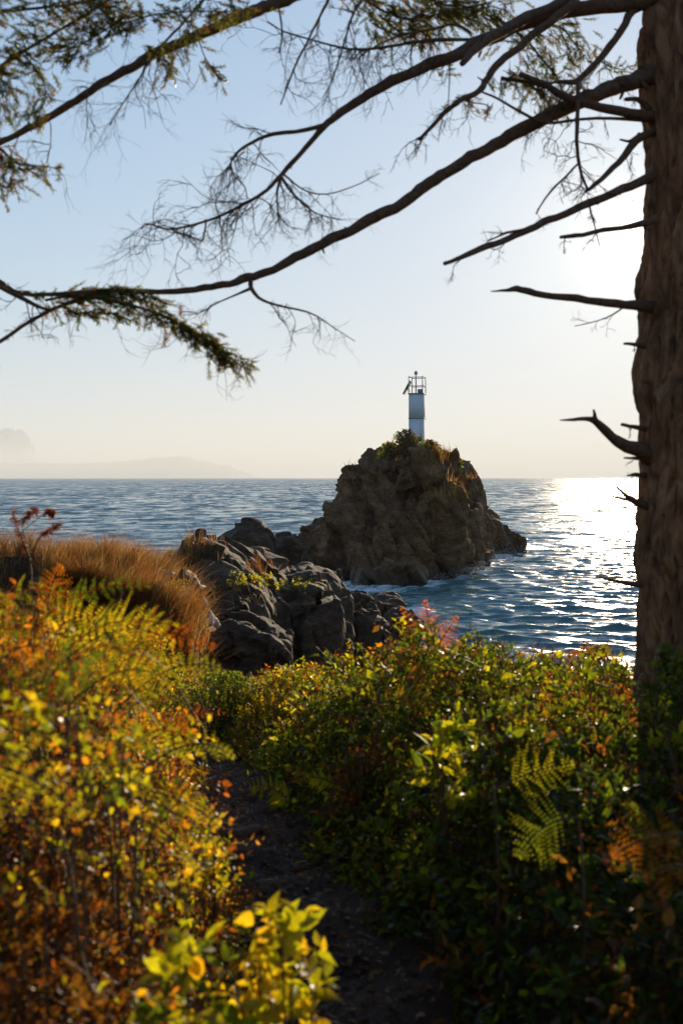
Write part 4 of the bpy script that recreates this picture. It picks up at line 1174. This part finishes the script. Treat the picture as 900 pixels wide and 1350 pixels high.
# bare stalks standing in the undergrowth
mb = MB()
for box, n, hgt in (((-2.0, -0.15, 2.2, 5.0), 420, 1.0), ((0.3, 2.2, 4.2, 10), 260, 0.8), ((-3, 0.3, 6, 11), 150, 0.8)):
    x, y, z, f, c = field(n * 3, *box, pr, 0.0)
    for i in range(min(n, len(x))):
        g = gz(x[i], y[i])
        p = np.array([x[i], y[i], g]); lean = pr.normal(size=3) * np.array([.18, .18, 0])
        H_ = c[i] * pr.uniform(0.7, 1.18)
        Q = np.array([p + (lean * t * t + np.array([0, 0, 1])) * H_ * t for t in (0, .25, .5, .75, 1)]) + pr.normal(size=(5, 3)) * 0.008
        mb.tube(Q, np.linspace(0.0035, 0.0012, 5), 4, mix_cols(pr, 1, {'tan': 2, 'brown': 3, 'straw': 1, 'rust': 1})[0], cap=False)
o = mb.build('dead_stalks', M['stem']); setp(o, 'thin dead brown stalks standing through the undergrowth', 'stalks', kind='stuff')

# bracken in the mass (every big frond that stands out follows below as a plant of its own)
mb = MB()
for box, n, tall, cw, det in (((-2.2, -0.45, 2.6, 5.2), 150, 0.58, {'ygreen': 7, 'yellow': 2, 'green': 3, 'orange': 1, 'rust': 2, 'brown': 2}, True), ((-3.2, -1.0, 5, 9), 46, 0.55, {'ygreen': 3, 'yellow': 2, 'orange': 3, 'rust': 2}, False),
                              ((-0.4, 3.2, 5, 11), 54, 0.42, {'ygreen': 3, 'yellow': 1, 'orange': 2, 'rust': 2, 'green': 2}, False)):
    x, y, z, f, c = field(n * 4, *box, pr, 0.7)
    for i in range(min(n, len(x))):
        if y[i] < 5.2 and x[i] < 0.2 and x[i] - path_x(y[i]) > -0.75: continue
        a = pr.uniform(0, 6.28); d = np.array([math.cos(a), math.sin(a) * 0.7, 0])
        p = np.array([x[i], y[i], z[i] - 0.10]); L_ = tall * pr.uniform(.55, 1.0)
        col = mix_cols(pr, 1, cw)[0]
        frond_into(mb, pr, p, p + d * L_ * 0.35 + np.array([0, 0, L_ * 0.55]), p + d * L_ * 0.95 + np.array([0, 0, L_ * pr.uniform(.15, .5)]), L_ * 0.30, 13, col, detail=det, face=(d[0] * -.3, -.7, .8))
o = mb.build('bracken_undergrowth', M['fern']); setp(o, 'bracken fronds turning yellow and rust among the undergrowth', 'bracken', kind='stuff')

# ---- shrubs that can be told apart
def shrub(label, px, D, py_top, w, weights, leaf=0.04, n=260, nleaf=8, hi=False, group=None, hgt=None, ln=(.08, .2), name='shrub', seed=0, ground=None, cat='shrub', jit=.25):
    r = np.random.default_rng(5000 + seed)
    top = at(px, py_top, D)
    g = ground if ground is not None else gz(top.x, D)
    H_ = max(0.15, top.z - g) if hgt is None else hgt
    g = top.z - H_ if hgt is not None else g
    root = thing(name, (top.x, D, g), label, cat, group)
    W = w / FPX * D / 2
    a = r.uniform(0, 6.28, n); zf = r.random(n) ** 0.75
    rad_ = W * np.sqrt(np.clip(1 - (zf * 0.98) ** 2.6, 0.02, 1)) * r.random(n) ** 0.35
    rad_ = rad_ * (1 + 0.35 * perlin(np.stack([np.cos(a) * 1.3, np.sin(a) * 1.3, zf * 2 + seed], 1)))
    tips = np.stack([top.x + np.cos(a) * rad_, D + np.sin(a) * rad_, g + H_ * (0.12 + 0.88 * zf)], 1)
    d = np.stack([np.cos(a) * 0.7, np.sin(a) * 0.7, 0.5 + 0.5 * zf], 1) + r.normal(size=(n, 3)) * 0.35
    L_ = r.uniform(*ln, n)
    d /= np.linalg.norm(d, axis=1)[:, None]
    base = tips - d * L_[:, None] * 0.8
    mb = MB(); shoots(mb, r, base, d, L_, nleaf, leaf, mix_cols(r, n, weights), hi, stem=False, jit=jit)
    mb.build('foliage', M['leaf'], root)
    sb = MB()
    for i in range(0, n, 3):
        b0 = np.array([top.x + r.normal() * W * 0.12, D + r.normal() * W * 0.12, g - 0.03])
        e = base[i] + d[i] * L_[i]
        m_ = (b0 + e) / 2 + np.array([0, 0, H_ * 0.12])
        t = np.linspace(0, 1, 6)[:, None]
        Q = (1 - t) ** 2 * b0 + 2 * t * (1 - t) * m_ + t ** 2 * e
        sb.tube(Q, np.linspace(0.006, 0.002, 6) * (D / 6 if D > 20 else 1), 4, cap=False)
    sb.build('stems', M['stem'], root)['kind'] = 'stuff'
    return root
shrub('sunlit shrub with large rounded yellow green leaves at the bottom edge beside the path', 372, 2.55, 1180, 170, {'ygreen': 6, 'yellow': 3}, 0.070, 52, 6, True, seed=1, ln=(.10, .22))
shrub('low shrub with broad glowing leaves at the bottom, between fern and path', 250, 2.3, 1195, 190, {'ygreen': 5, 'green': 2, 'yellow': 1}, 0.068, 34, 6, True, seed=2, ln=(.10, .22))
shrub('small upright yellow green shrub with tiny leaves at the left edge of the path', 285, 3.6, 1100, 90, {'ygreen': 5, 'yellow': 3, 'orange': 1}, 0.028, 60, 9, True, seed=3)
shrub('glowing yellow green leafy sprig standing out of the dark bank', 588, 4.2, 950, 84, {'ygreen': 6, 'green': 1}, 0.070, 22, 6, True, seed=4, hgt=0.42, ln=(.08, .16))
shrub('bright yellow green bush topping the bank below the islet water', 630, 8.8, 850, 190, {'ygreen': 6, 'yellow': 2, 'green': 2}, 0.034, 520, seed=5)
shrub('dark green bush with fine leaves beyond the bend of the path', 295, 9.4, 884, 150, {'green': 5, 'dgreen': 4, 'ygreen': 2}, 0.034, 480, seed=6)
shrub('yellow green bush in the middle of the slope beside the dark green bush', 400, 9.2, 876, 150, {'ygreen': 4, 'yellow': 2, 'green': 2, 'orange': 1.5}, 0.034, 420, seed=7)
shrub('russet bush rising in the middle of the slope under the shore rocks', 455, 8.4, 905, 110, {'rust': 4, 'orange': 3, 'brown': 2, 'green': 1}, 0.030, 300, seed=8)
shrub('green and yellow bush directly below the red fern at the water', 540, 9.0, 880, 150, {'ygreen': 5, 'green': 3, 'yellow': 2}, 0.034, 420, seed=9)
shrub('brown leaved thicket backlit against the sun glitter beside the trunk', 785, 7.6, 850, 130, {'brown': 4, 'rust': 3, 'tan': 2, 'green': 1, 'orange': 1}, 0.030, 520, seed=10)
shrub('brown and green bush between the bright bush and the backlit thicket', 712, 8.2, 862, 110, {'brown': 3, 'ygreen': 3, 'green': 2, 'orange': 2}, 0.032, 360, seed=11)
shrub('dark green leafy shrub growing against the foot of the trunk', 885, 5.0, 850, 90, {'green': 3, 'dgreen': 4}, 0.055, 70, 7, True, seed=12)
shrub('small golden bush at the foot of the dry grass knoll', 205, 10.2, 838, 120, {'ygreen': 3, 'yellow': 2, 'orange': 2, 'green': 2}, 0.03, 300, seed=13)
shrub('shaded rust brown shrub on the bank below the glowing sprig', 480, 5.6, 985, 110, {'rust': 4, 'brown': 3, 'green': 3}, 0.032, 190, seed=14)

# ---- ferns that can be told apart: photo points base, bend, tip with depths
def fern(label, fronds, col, tipc=None, D0=None, group=None, seed=0, pin=0.16, npair=14, r0=0.004):
    r = np.random.default_rng(7000 + seed)
    f0 = fronds[0]
    b0 = at(*f0[0])
    g = gz(b0.x, b0.y)
    root = thing('bracken_fern', (b0.x, b0.y, g), label, 'fern', group)
    foot = np.array([b0.x, b0.y, g - 0.02])
    for (p0, p1, p2) in fronds:
        w0, w1, w2 = at(*p0), at(*p1), at(*p2)
        mb = MB(); sm = MB()
        frond_into(mb, r, w0, w1, w2, pin * r.uniform(.9, 1.1), npair, col, tipc=tipc, stalk_mb=sm, stalk_r=r0, face=(0.1, -0.8, 0.6))
        t = np.linspace(0, 1, 6)[:, None]
        Q = foot + (np.array(w0) - foot) * t + np.sin(t * 3.1) * np.array([0.02, 0.0, 0])
        sm.tube(Q, np.linspace(r0 * 1.5, r0, 6), 5, cap=False)
        fo = mb.build('frond', M['fern'], root)
        sm.build('stalk', M['stem'], fo)
    return root
Y, G_, O_, RU, ST = PAL['ygreen'], PAL['green'], PAL['orange'], PAL['rust'], PAL['straw']  # green ferns in the sun: brightened leaf colour adds to the sunlight
fern('large pale green fern frond entering at the left edge over the bank', [((-90, 1005, 1.85), (10, 985, 1.85), (112, 1078, 1.85))], Y * 1.25, ST * 0.8, seed=1, pin=0.10, npair=14)
fern('arched green fern frond hanging over the bend of the path', [((170, 1030, 3.0), (255, 950, 3.05), (310, 1000, 3.1))], Y * 1.3, seed=2, pin=0.075, npair=15)
fern('pale drying fern fronds bending down towards the path', [((140, 1045, 2.75), (230, 1050, 2.75), (300, 1128, 2.75)), ((150, 1070, 2.7), (225, 1080, 2.7), (262, 1155, 2.7)), ((180, 1040, 2.8), (240, 1045, 2.8), (290, 1090, 2.8))], Y * 1.1, ST * 0.9, seed=3, pin=0.06)
fern('yellow fern fronds crowning the left bank below the dry grass', [((60, 900, 3.6), (150, 790, 3.6), (232, 850, 3.6)), ((40, 890, 3.7), (60, 800, 3.7), (150, 812, 3.7)), ((90, 930, 3.5), (170, 850, 3.5), (228, 905, 3.5))], PAL['yellow'], Y, seed=4, pin=0.15)
fern('orange rust fern frond standing against the knoll at left', [((60, 850, 4.4), (60, 770, 4.4), (82, 745, 4.4)), ((90, 850, 4.4), (85, 790, 4.4), (55, 770, 4.4))], RU * 1.1, O_, seed=5, pin=0.11)
fern('green fern frond under the yellow ferns over the dark hollow', [((150, 940, 3.5), (230, 850, 3.6), (300, 885, 3.7))], Y * 1.2, seed=6, pin=0.09)
fern('rust red dead fern standing up against the water', [((560, 885, 6.4), (552, 838, 6.4), (528, 800, 6.4)), ((562, 885, 6.4), (566, 830, 6.4), (560, 790, 6.4)), ((562, 885, 6.4), (580, 840, 6.4), (604, 812, 6.4)), ((560, 885, 6.5), (590, 856, 6.5), (612, 842, 6.5))], RU * 1.4, RU * 1.2, seed=7, pin=0.11, npair=11)
fern('shaded fern frond with glowing tips below the lit bank', [((650, 1042, 3.7), (700, 1012, 3.7), (756, 1006, 3.7))], Y * 0.9, Y, seed=8, pin=0.12)
fern('dim green fern frond arching in the deep shade right of the path', [((762, 1078, 3.1), (710, 1078, 3.1), (682, 1130, 3.1))], G_ * 1.2, Y, seed=9, pin=0.12)
fern('rust brown fern frond drooping in the shade at the right edge', [((930, 1100, 2.6), (850, 1095, 2.6), (806, 1130, 2.6)), ((930, 1150, 2.5), (880, 1130, 2.5), (850, 1160, 2.5))], O_ * 0.8, RU, seed=10, pin=0.12)
fern('yellowing fern in the middle of the lit slope', [((470, 945, 5.4), (520, 905, 5.4), (590, 928, 5.4)), ((500, 910, 5.8), (560, 872, 5.8), (640, 895, 5.8))], PAL['yellow'] * 0.8, O_, seed=11, pin=0.15)
fern('golden fern on the bank in front of the trunk', [((640, 985, 4.6), (700, 945, 4.6), (760, 965, 4.6)), ((700, 960, 4.8), (740, 925, 4.8), (800, 945, 4.8))], PAL['yellow'] * 0.8, O_, seed=12, pin=0.13)
fern('rust fern leaning at the far left above the big frond', [((-30, 980, 2.9), (10, 900, 2.9), (40, 930, 2.9)), ((-20, 900, 3.1), (30, 820, 3.1), (80, 870, 3.1))], O_, RU, seed=13, pin=0.15)

# tall bare seed stalks
def stalk_plant(label, lines, col, head=None, D=3, seed=0, name='seed_stalk'):
    r = np.random.default_rng(8000 + seed)
    p = at(lines[0][0][0], lines[0][0][1], D); g = gz(p.x, D)
    root = thing(name, (p.x, D, g), label, 'stalk')
    for ln in lines:
        P, R = px_line([(a, b_, w) for a, b_, w in ln], D, D, 16)
        if ln is lines[0]: P = np.concatenate([[np.array([p.x, D, g - .02])], P]); R = np.concatenate([[R[0]], R])
        mb = MB(); mb.tube(P, R, 5, col); st = mb.build('stem', M['stem'], root)
        if head is not None:
            hb_ = MB(); n = 90
            k = r.integers(len(P) // 2, len(P), n)
            shoots(hb_, r, P[k] + r.normal(size=(n, 3)) * 0.004, r.normal(size=(n, 3)), r.uniform(.008, .02, n), 3, 0.014, np.tile(head, (n, 1)), stem=False)
            hb_.build('seed_head', M['grass'], st)
stalk_plant('rust coloured seed stalks rising above the dry grass against the sea', [[(42, 800, 3), (40, 740, 3), (25, 700, 2), (18, 676, 1.5)], [(40, 735, 2), (55, 706, 2), (80, 692, 1)], [(40, 730, 2), (30, 690, 1.5), (48, 672, 1)], [(25, 705, 1.5), (60, 676, 1.2), (70, 678, 1)]], RU, RU * 1.2, 4.6, 1)
stalk_plant('tall leaning bare brown stalk in the foreground at left', [[(130, 1340, 7), (105, 1250, 6), (95, 1160, 5), (80, 1095, 4)]], PAL['brown'], None, 2.3, 2)
stalk_plant('pale bare stalks in the hollow beyond the arched frond', [[(270, 965, 2.5), (255, 940, 2), (236, 908, 1.5)], [(272, 965, 2.5), (268, 935, 2), (262, 915, 1.5)], [(275, 962, 2.5), (278, 935, 2), (280, 905, 1.2)]], ST, None, 6.2, 3)
stalk_plant('pale bare stick leaning out of the dark bank before the trunk', [[(668, 1060, 4), (650, 1005, 3), (636, 950, 2)]], ST * 0.7, None, 4.6, 4)
stalk_plant('bleached bent stick at the right edge below the trunk', [[(905, 1060, 5), (885, 1000, 4), (872, 955, 2)]], ST * 0.6, None, 4.2, 5)

# ---- dry grass on the knoll
def blades(mb, r, pos, hgt, lean, width, cols):
    """curved grass blades"""
    n = len(pos)
    T = np.array([[-.5, 0, 0], [.5, 0, 0], [-.4, .5, 0], [.4, .5, 0], [0, 1, 0]])
    F = [[0, 1, 3], [0, 3, 2], [2, 3, 4]]
    a = r.uniform(0, 6.28, n)
    side = np.stack([np.cos(a), np.sin(a), np.zeros(n)], 1)
    V = np.zeros((n, 5, 3))
    mid = pos + np.array([0, 0, .55]) * hgt[:, None] + lean * hgt[:, None] * 0.22
    tip = pos + np.array([0, 0, .92]) * hgt[:, None] + lean * hgt[:, None] * 0.75
    V[:, 0] = pos - side * width * .5; V[:, 1] = pos + side * width * .5
    V[:, 2] = mid - side * width * .4; V[:, 3] = mid + side * width * .4; V[:, 4] = tip
    FF = (np.array(F)[None] + (np.arange(n) * 5)[:, None, None]).reshape(-1, 3)
    mb.add(V.reshape(-1, 3), FF, np.repeat(cols, 5, 0))
mb = MB()
nt = 620
tx_ = pr.uniform(-5.6, -1.3, nt); ty_ = pr.uniform(11.3, 14.6, nt)
keep = (pr.random(nt) < 0.3 + 0.7 * (1 - sstep(-2.0, -1.3, tx_)))
tx_, ty_ = tx_[keep], ty_[keep]
# the lip of the cut bank carries the longest tufts
lx = pr.uniform(-4.8, -1.5, 150); ly = 11.45 + pr.normal(size=150) * 0.12
tx_ = np.concatenate([tx_, lx]); ty_ = np.concatenate([ty_, ly])
big = np.concatenate([np.zeros(keep.sum()), np.ones(150)])
nb = 60
x = np.repeat(tx_, nb) + pr.normal(size=len(tx_) * nb) * 0.055; y = np.repeat(ty_, nb) + pr.normal(size=len(tx_) * nb) * 0.055
n = len(x)
pos = np.stack([x, y, EYE + ground_rel(x, y) - 0.02], 1)
hg = np.repeat(pr.uniform(.55, 1.15, len(tx_)) * (1 + .15 * big), nb) * pr.uniform(.18, .46, n)
lean = np.repeat(pr.normal(size=(len(tx_), 3)) * np.array([.35, .35, .0]) + np.stack([0 * big + .25, -.1 - .7 * big, 0 * big], 1), nb, 0) + pr.normal(size=(n, 3)) * np.array([.5, .5, .12])
tc = mix_cols(pr, len(tx_), {'straw': 3, 'tan': 5, 'orange': 1, 'rust': 1.4}) * pr.uniform(.55, 1.0, (len(tx_), 1))
blades(mb, pr, pos, hg, lean, 0.0055, np.repeat(tc, nb, 0) * pr.uniform(.7, 1.2, (n, 1)))
for _ in range(260):
    qx = pr.uniform(60, 262); qy = 768 + (qx - 60) * 0.20 + abs(pr.normal()) * 22 * (0.4 + (qx - 60) / 200)
    h_ = hit(qx, qy)
    if h_ is None or h_[3] > 16: continue
    nb = 55; p_ = np.array(h_[0])
    pos = p_ + pr.normal(size=(nb, 3)) * 0.045
    ln_ = np.tile(np.array([.5, -.45, -.25]), (nb, 1)) + pr.normal(size=(nb, 3)) * .45
    blades(mb, pr, pos, pr.uniform(.14, .42, nb), ln_, 0.0055, mix_cols(pr, 1, {'straw': 3, 'tan': 5, 'orange': 1, 'rust': 1})[0][None] * pr.uniform(.5, 1.1, (nb, 1)))
o = mb.build('dry_grass', M['grass']); setp(o, 'long straw and orange dry grass on the knoll left of the shore rocks', 'grass', kind='stuff')

# ---- plants on the rocks
def tuft(label, px, py, hpx, n, weights, spread_px, seed, D=None, cat='grass', name='grass_tuft', leafy=False, group=None):
    r = np.random.default_rng(9000 + seed)
    P = []
    for _ in range(n * 3):
        qx, qy = px + r.normal() * spread_px * 0.5, py + r.normal() * spread_px * 0.16
        h_ = hit(qx, qy)
        if h_ is not None: P.append((h_[0], h_[3]))
        if len(P) >= n: break
    if not P: print('no rock under', label); return
    d0 = np.median([p[1] for p in P]); P = np.array([p[0] for p in P if abs(p[1] - d0) < 0.12 * d0]); n = len(P)
    c = P.mean(0); s = d0 / FPX
    root = thing(name, tuple(c), label, cat, group)
    mb = MB()
    if leafy:
        shoots(mb, r, P, r.normal(size=(n, 3)) * .6 + np.array([0, -.2, .8]), r.uniform(.3, 1, n) * hpx * s, 7, hpx * s * 0.30, mix_cols(r, n, weights), stem=False)
        mb.build('foliage', M['leaf'], root)
    else:
        blades(mb, r, P, r.uniform(.4, 1.0, n) * hpx * s, r.normal(size=(n, 3)) * .5, 0.7 * s, mix_cols(r, n, weights))
        mb.build('blades', M['grass'], root)['kind'] = 'stuff'
dry = {'straw': 3, 'tan': 3, 'orange': 2}
tuft('dry orange grass tuft on the crest of the rooted outcrop', 245, 725, 20, 260, {'tan': 4, 'brown': 2, 'straw': 2, 'orange': 1}, 50, 1)
tuft('green succulent mat at the crest of the rooted outcrop', 238, 728, 8, 60, {'ygreen': 4, 'green': 2}, 46, 2, leafy=True, cat='plant', name='mat_plant')
tuft('yellow green plants spilling between the two shore outcrops', 338, 768, 12, 130, {'ygreen': 5, 'yellow': 2, 'green': 2}, 46, 3, leafy=True, cat='plant', name='mat_plant')
tuft('small reddish plant above the yellow green mat on the shore rock', 345, 752, 22, 120, {'rust': 3, 'tan': 3, 'brown': 2}, 22, 4)
tuft('small yellow green clump on top of the fractured shore rock', 392, 772, 9, 60, {'ygreen': 5, 'yellow': 2}, 30, 5, leafy=True, cat='plant', name='mat_plant')
tuft('grey green hanging plants on the shaded face of the outcrop', 330, 795, 14, 110, {'dgreen': 3, 'tan': 2, 'brown': 2}, 50, 6)
tuft('green clump beside the pale root on the outcrop', 225, 776, 12, 50, {'ygreen': 4, 'green': 2}, 18, 7, leafy=True, cat='plant', name='mat_plant')
tuft('golden backlit grass on the islet\'s front shoulder', 588, 652, 11, 420, dry, 46, 8)
tuft('dry grass fringe on the seaward shoulder of the islet', 612, 632, 9, 300, dry, 34, 9)
tuft('dry grass on the islet top right of the beacon', 585, 604, 14, 420, {'tan': 3, 'orange': 2, 'brown': 2, 'green': 1}, 30, 10)
tuft('sparse grass on the islet\'s left shoulder', 470, 622, 9, 160, {'brown': 3, 'tan': 2, 'dgreen': 2}, 18, 11)
isl = {'dgreen': 3, 'green': 3, 'brown': 2, 'orange': 1, 'ygreen': 1}
for k, (lab, px, pt, w, hp, D) in enumerate((('dark bush hiding the foot of the beacon tower', 536, 566, 46, 34, 82.5), ('low dark bush left of the beacon on the islet top', 514, 582, 34, 26, 82.5), ('small bush on the islet top just right of the beacon', 566, 580, 34, 24, 83), ('bush on the islet next to the brown box', 596, 598, 28, 24, 88))):
    shrub(lab, px, D, pt, w, isl, 0.20, 150, 7, seed=40 + k, hgt=hp / FPX * D, ln=(.25, .7), name='shrub')

# ---- exposed roots on the outcrop, driftwood, path root, litter
def on_rock_line(pts, lift=0.3):
    s = spline(np.array(pts, float), max(10, len(pts) * 6)); P = []; R = []
    for x, y, w in s:
        h_ = hit(x, y)
        if h_ is None: continue
        r_ = w / 2 * h_[3] / FPX
        P.append(np.array(h_[0]) + np.array([0, -1, 0.2]) * r_ * lift); R.append(r_)
    P = np.array(P); R = np.array(R)
    for _ in range(2):
        P[1:-1] = (P[:-2] + 2 * P[1:-1] + P[2:]) / 4
    return P, R
rt_lines = [[(190, 742, 8), (208, 753, 8), (228, 757, 6), (246, 754, 6), (258, 762, 5), (264, 778, 5), (270, 800, 4), (282, 812, 3)], [(222, 738, 4), (220, 756, 5), (216, 770, 6), (222, 782, 4)], [(262, 772, 4), (280, 778, 3), (284, 795, 2)]]
hh_ = hit(215, 756)
rroot = thing('exposed_root', tuple(hh_[0]), 'pale weathered tree root draped over the dark outcrop', 'root')
for ln in rt_lines:
    P, R = on_rock_line(ln)
    mb = MB(); mb.tube(P, R, 8); mb.build('root_limb', M['root'], rroot, smooth=True)
def drift(label, pts, D, seed):
    P, R = px_line(pts, D, D + 0.15, 18)
    w = perlin(np.stack([np.arange(18) * .6, np.zeros(18) + seed, np.zeros(18)], 1))
    R = R * (1 + .3 * w); P = P + np.stack([w, w, w], 1) * R[:, None] * .3
    mb = MB(); mb.tube(P, R, 9)
    o = mb.build('driftwood', M['drift'], origin=P[0], smooth=True); setp(o, label, 'driftwood', 'driftwood beside the brown boulder')
drift('bleached driftwood stump end beside the brown boulder', [(255, 826, 10), (268, 822, 14), (280, 818, 13), (288, 826, 8)], 13.6, 1)
drift('thin bleached driftwood stick lying level in the grass', [(215, 808, 4), (240, 814, 6), (262, 820, 7)], 13.4, 2)
drift('short upright brown driftwood prong beside the stump end', [(278, 824, 7), (278, 814, 8), (276, 806, 5)], 13.3, 3)
drift('slanting brown driftwood prong leaning over the stump end', [(268, 820, 6), (262, 812, 7), (253, 806, 4)], 13.5, 4)
P, R = px_line([(250, 1112, 20), (285, 1100, 22), (315, 1096, 20), (345, 1102, 12)], 5.9, 6.05, 20)
P[:, 2] = [gz(p[0], p[1]) + 0.015 for p in P]
mb = MB(); mb.tube(P, R * (1 + .12 * pr.normal(size=20)), 10); o = mb.build('path_root', M['branch'], origin=P[0], smooth=True)
setp(o, 'dark root lying across the path as a step', 'root')

mb = MB(); n = 12000
y = pr.uniform(2.0, 10, n); x = path_x(y) + pr.normal(size=n) * 0.42
z = EYE + ground_rel(x, y) + 0.006
dd = np.stack([pr.normal(size=n), pr.normal(size=n), pr.normal(size=n) * .25], 1)
Rm = basis(dd, np.tile([0, 0, 1.0], (n, 1)) + pr.normal(size=(n, 3)) * .3)
Ls = pr.uniform(.015, .06, n)
scatter(mb, LEAF4, LEAF4F, np.stack([x, y, z], 1), Rm, np.stack([Ls * pr.uniform(.25, 1, n), Ls, Ls], 1), mix_cols(pr, n, {'brown': 5, 'tan': 3, 'rust': 2, 'straw': 2.0}) * pr.uniform(.4, 1.1, (n, 1)))
o = mb.build('leaf_litter', M['grass']); setp(o, 'dead leaves and chips littering the dark path', 'litter', kind='stuff')
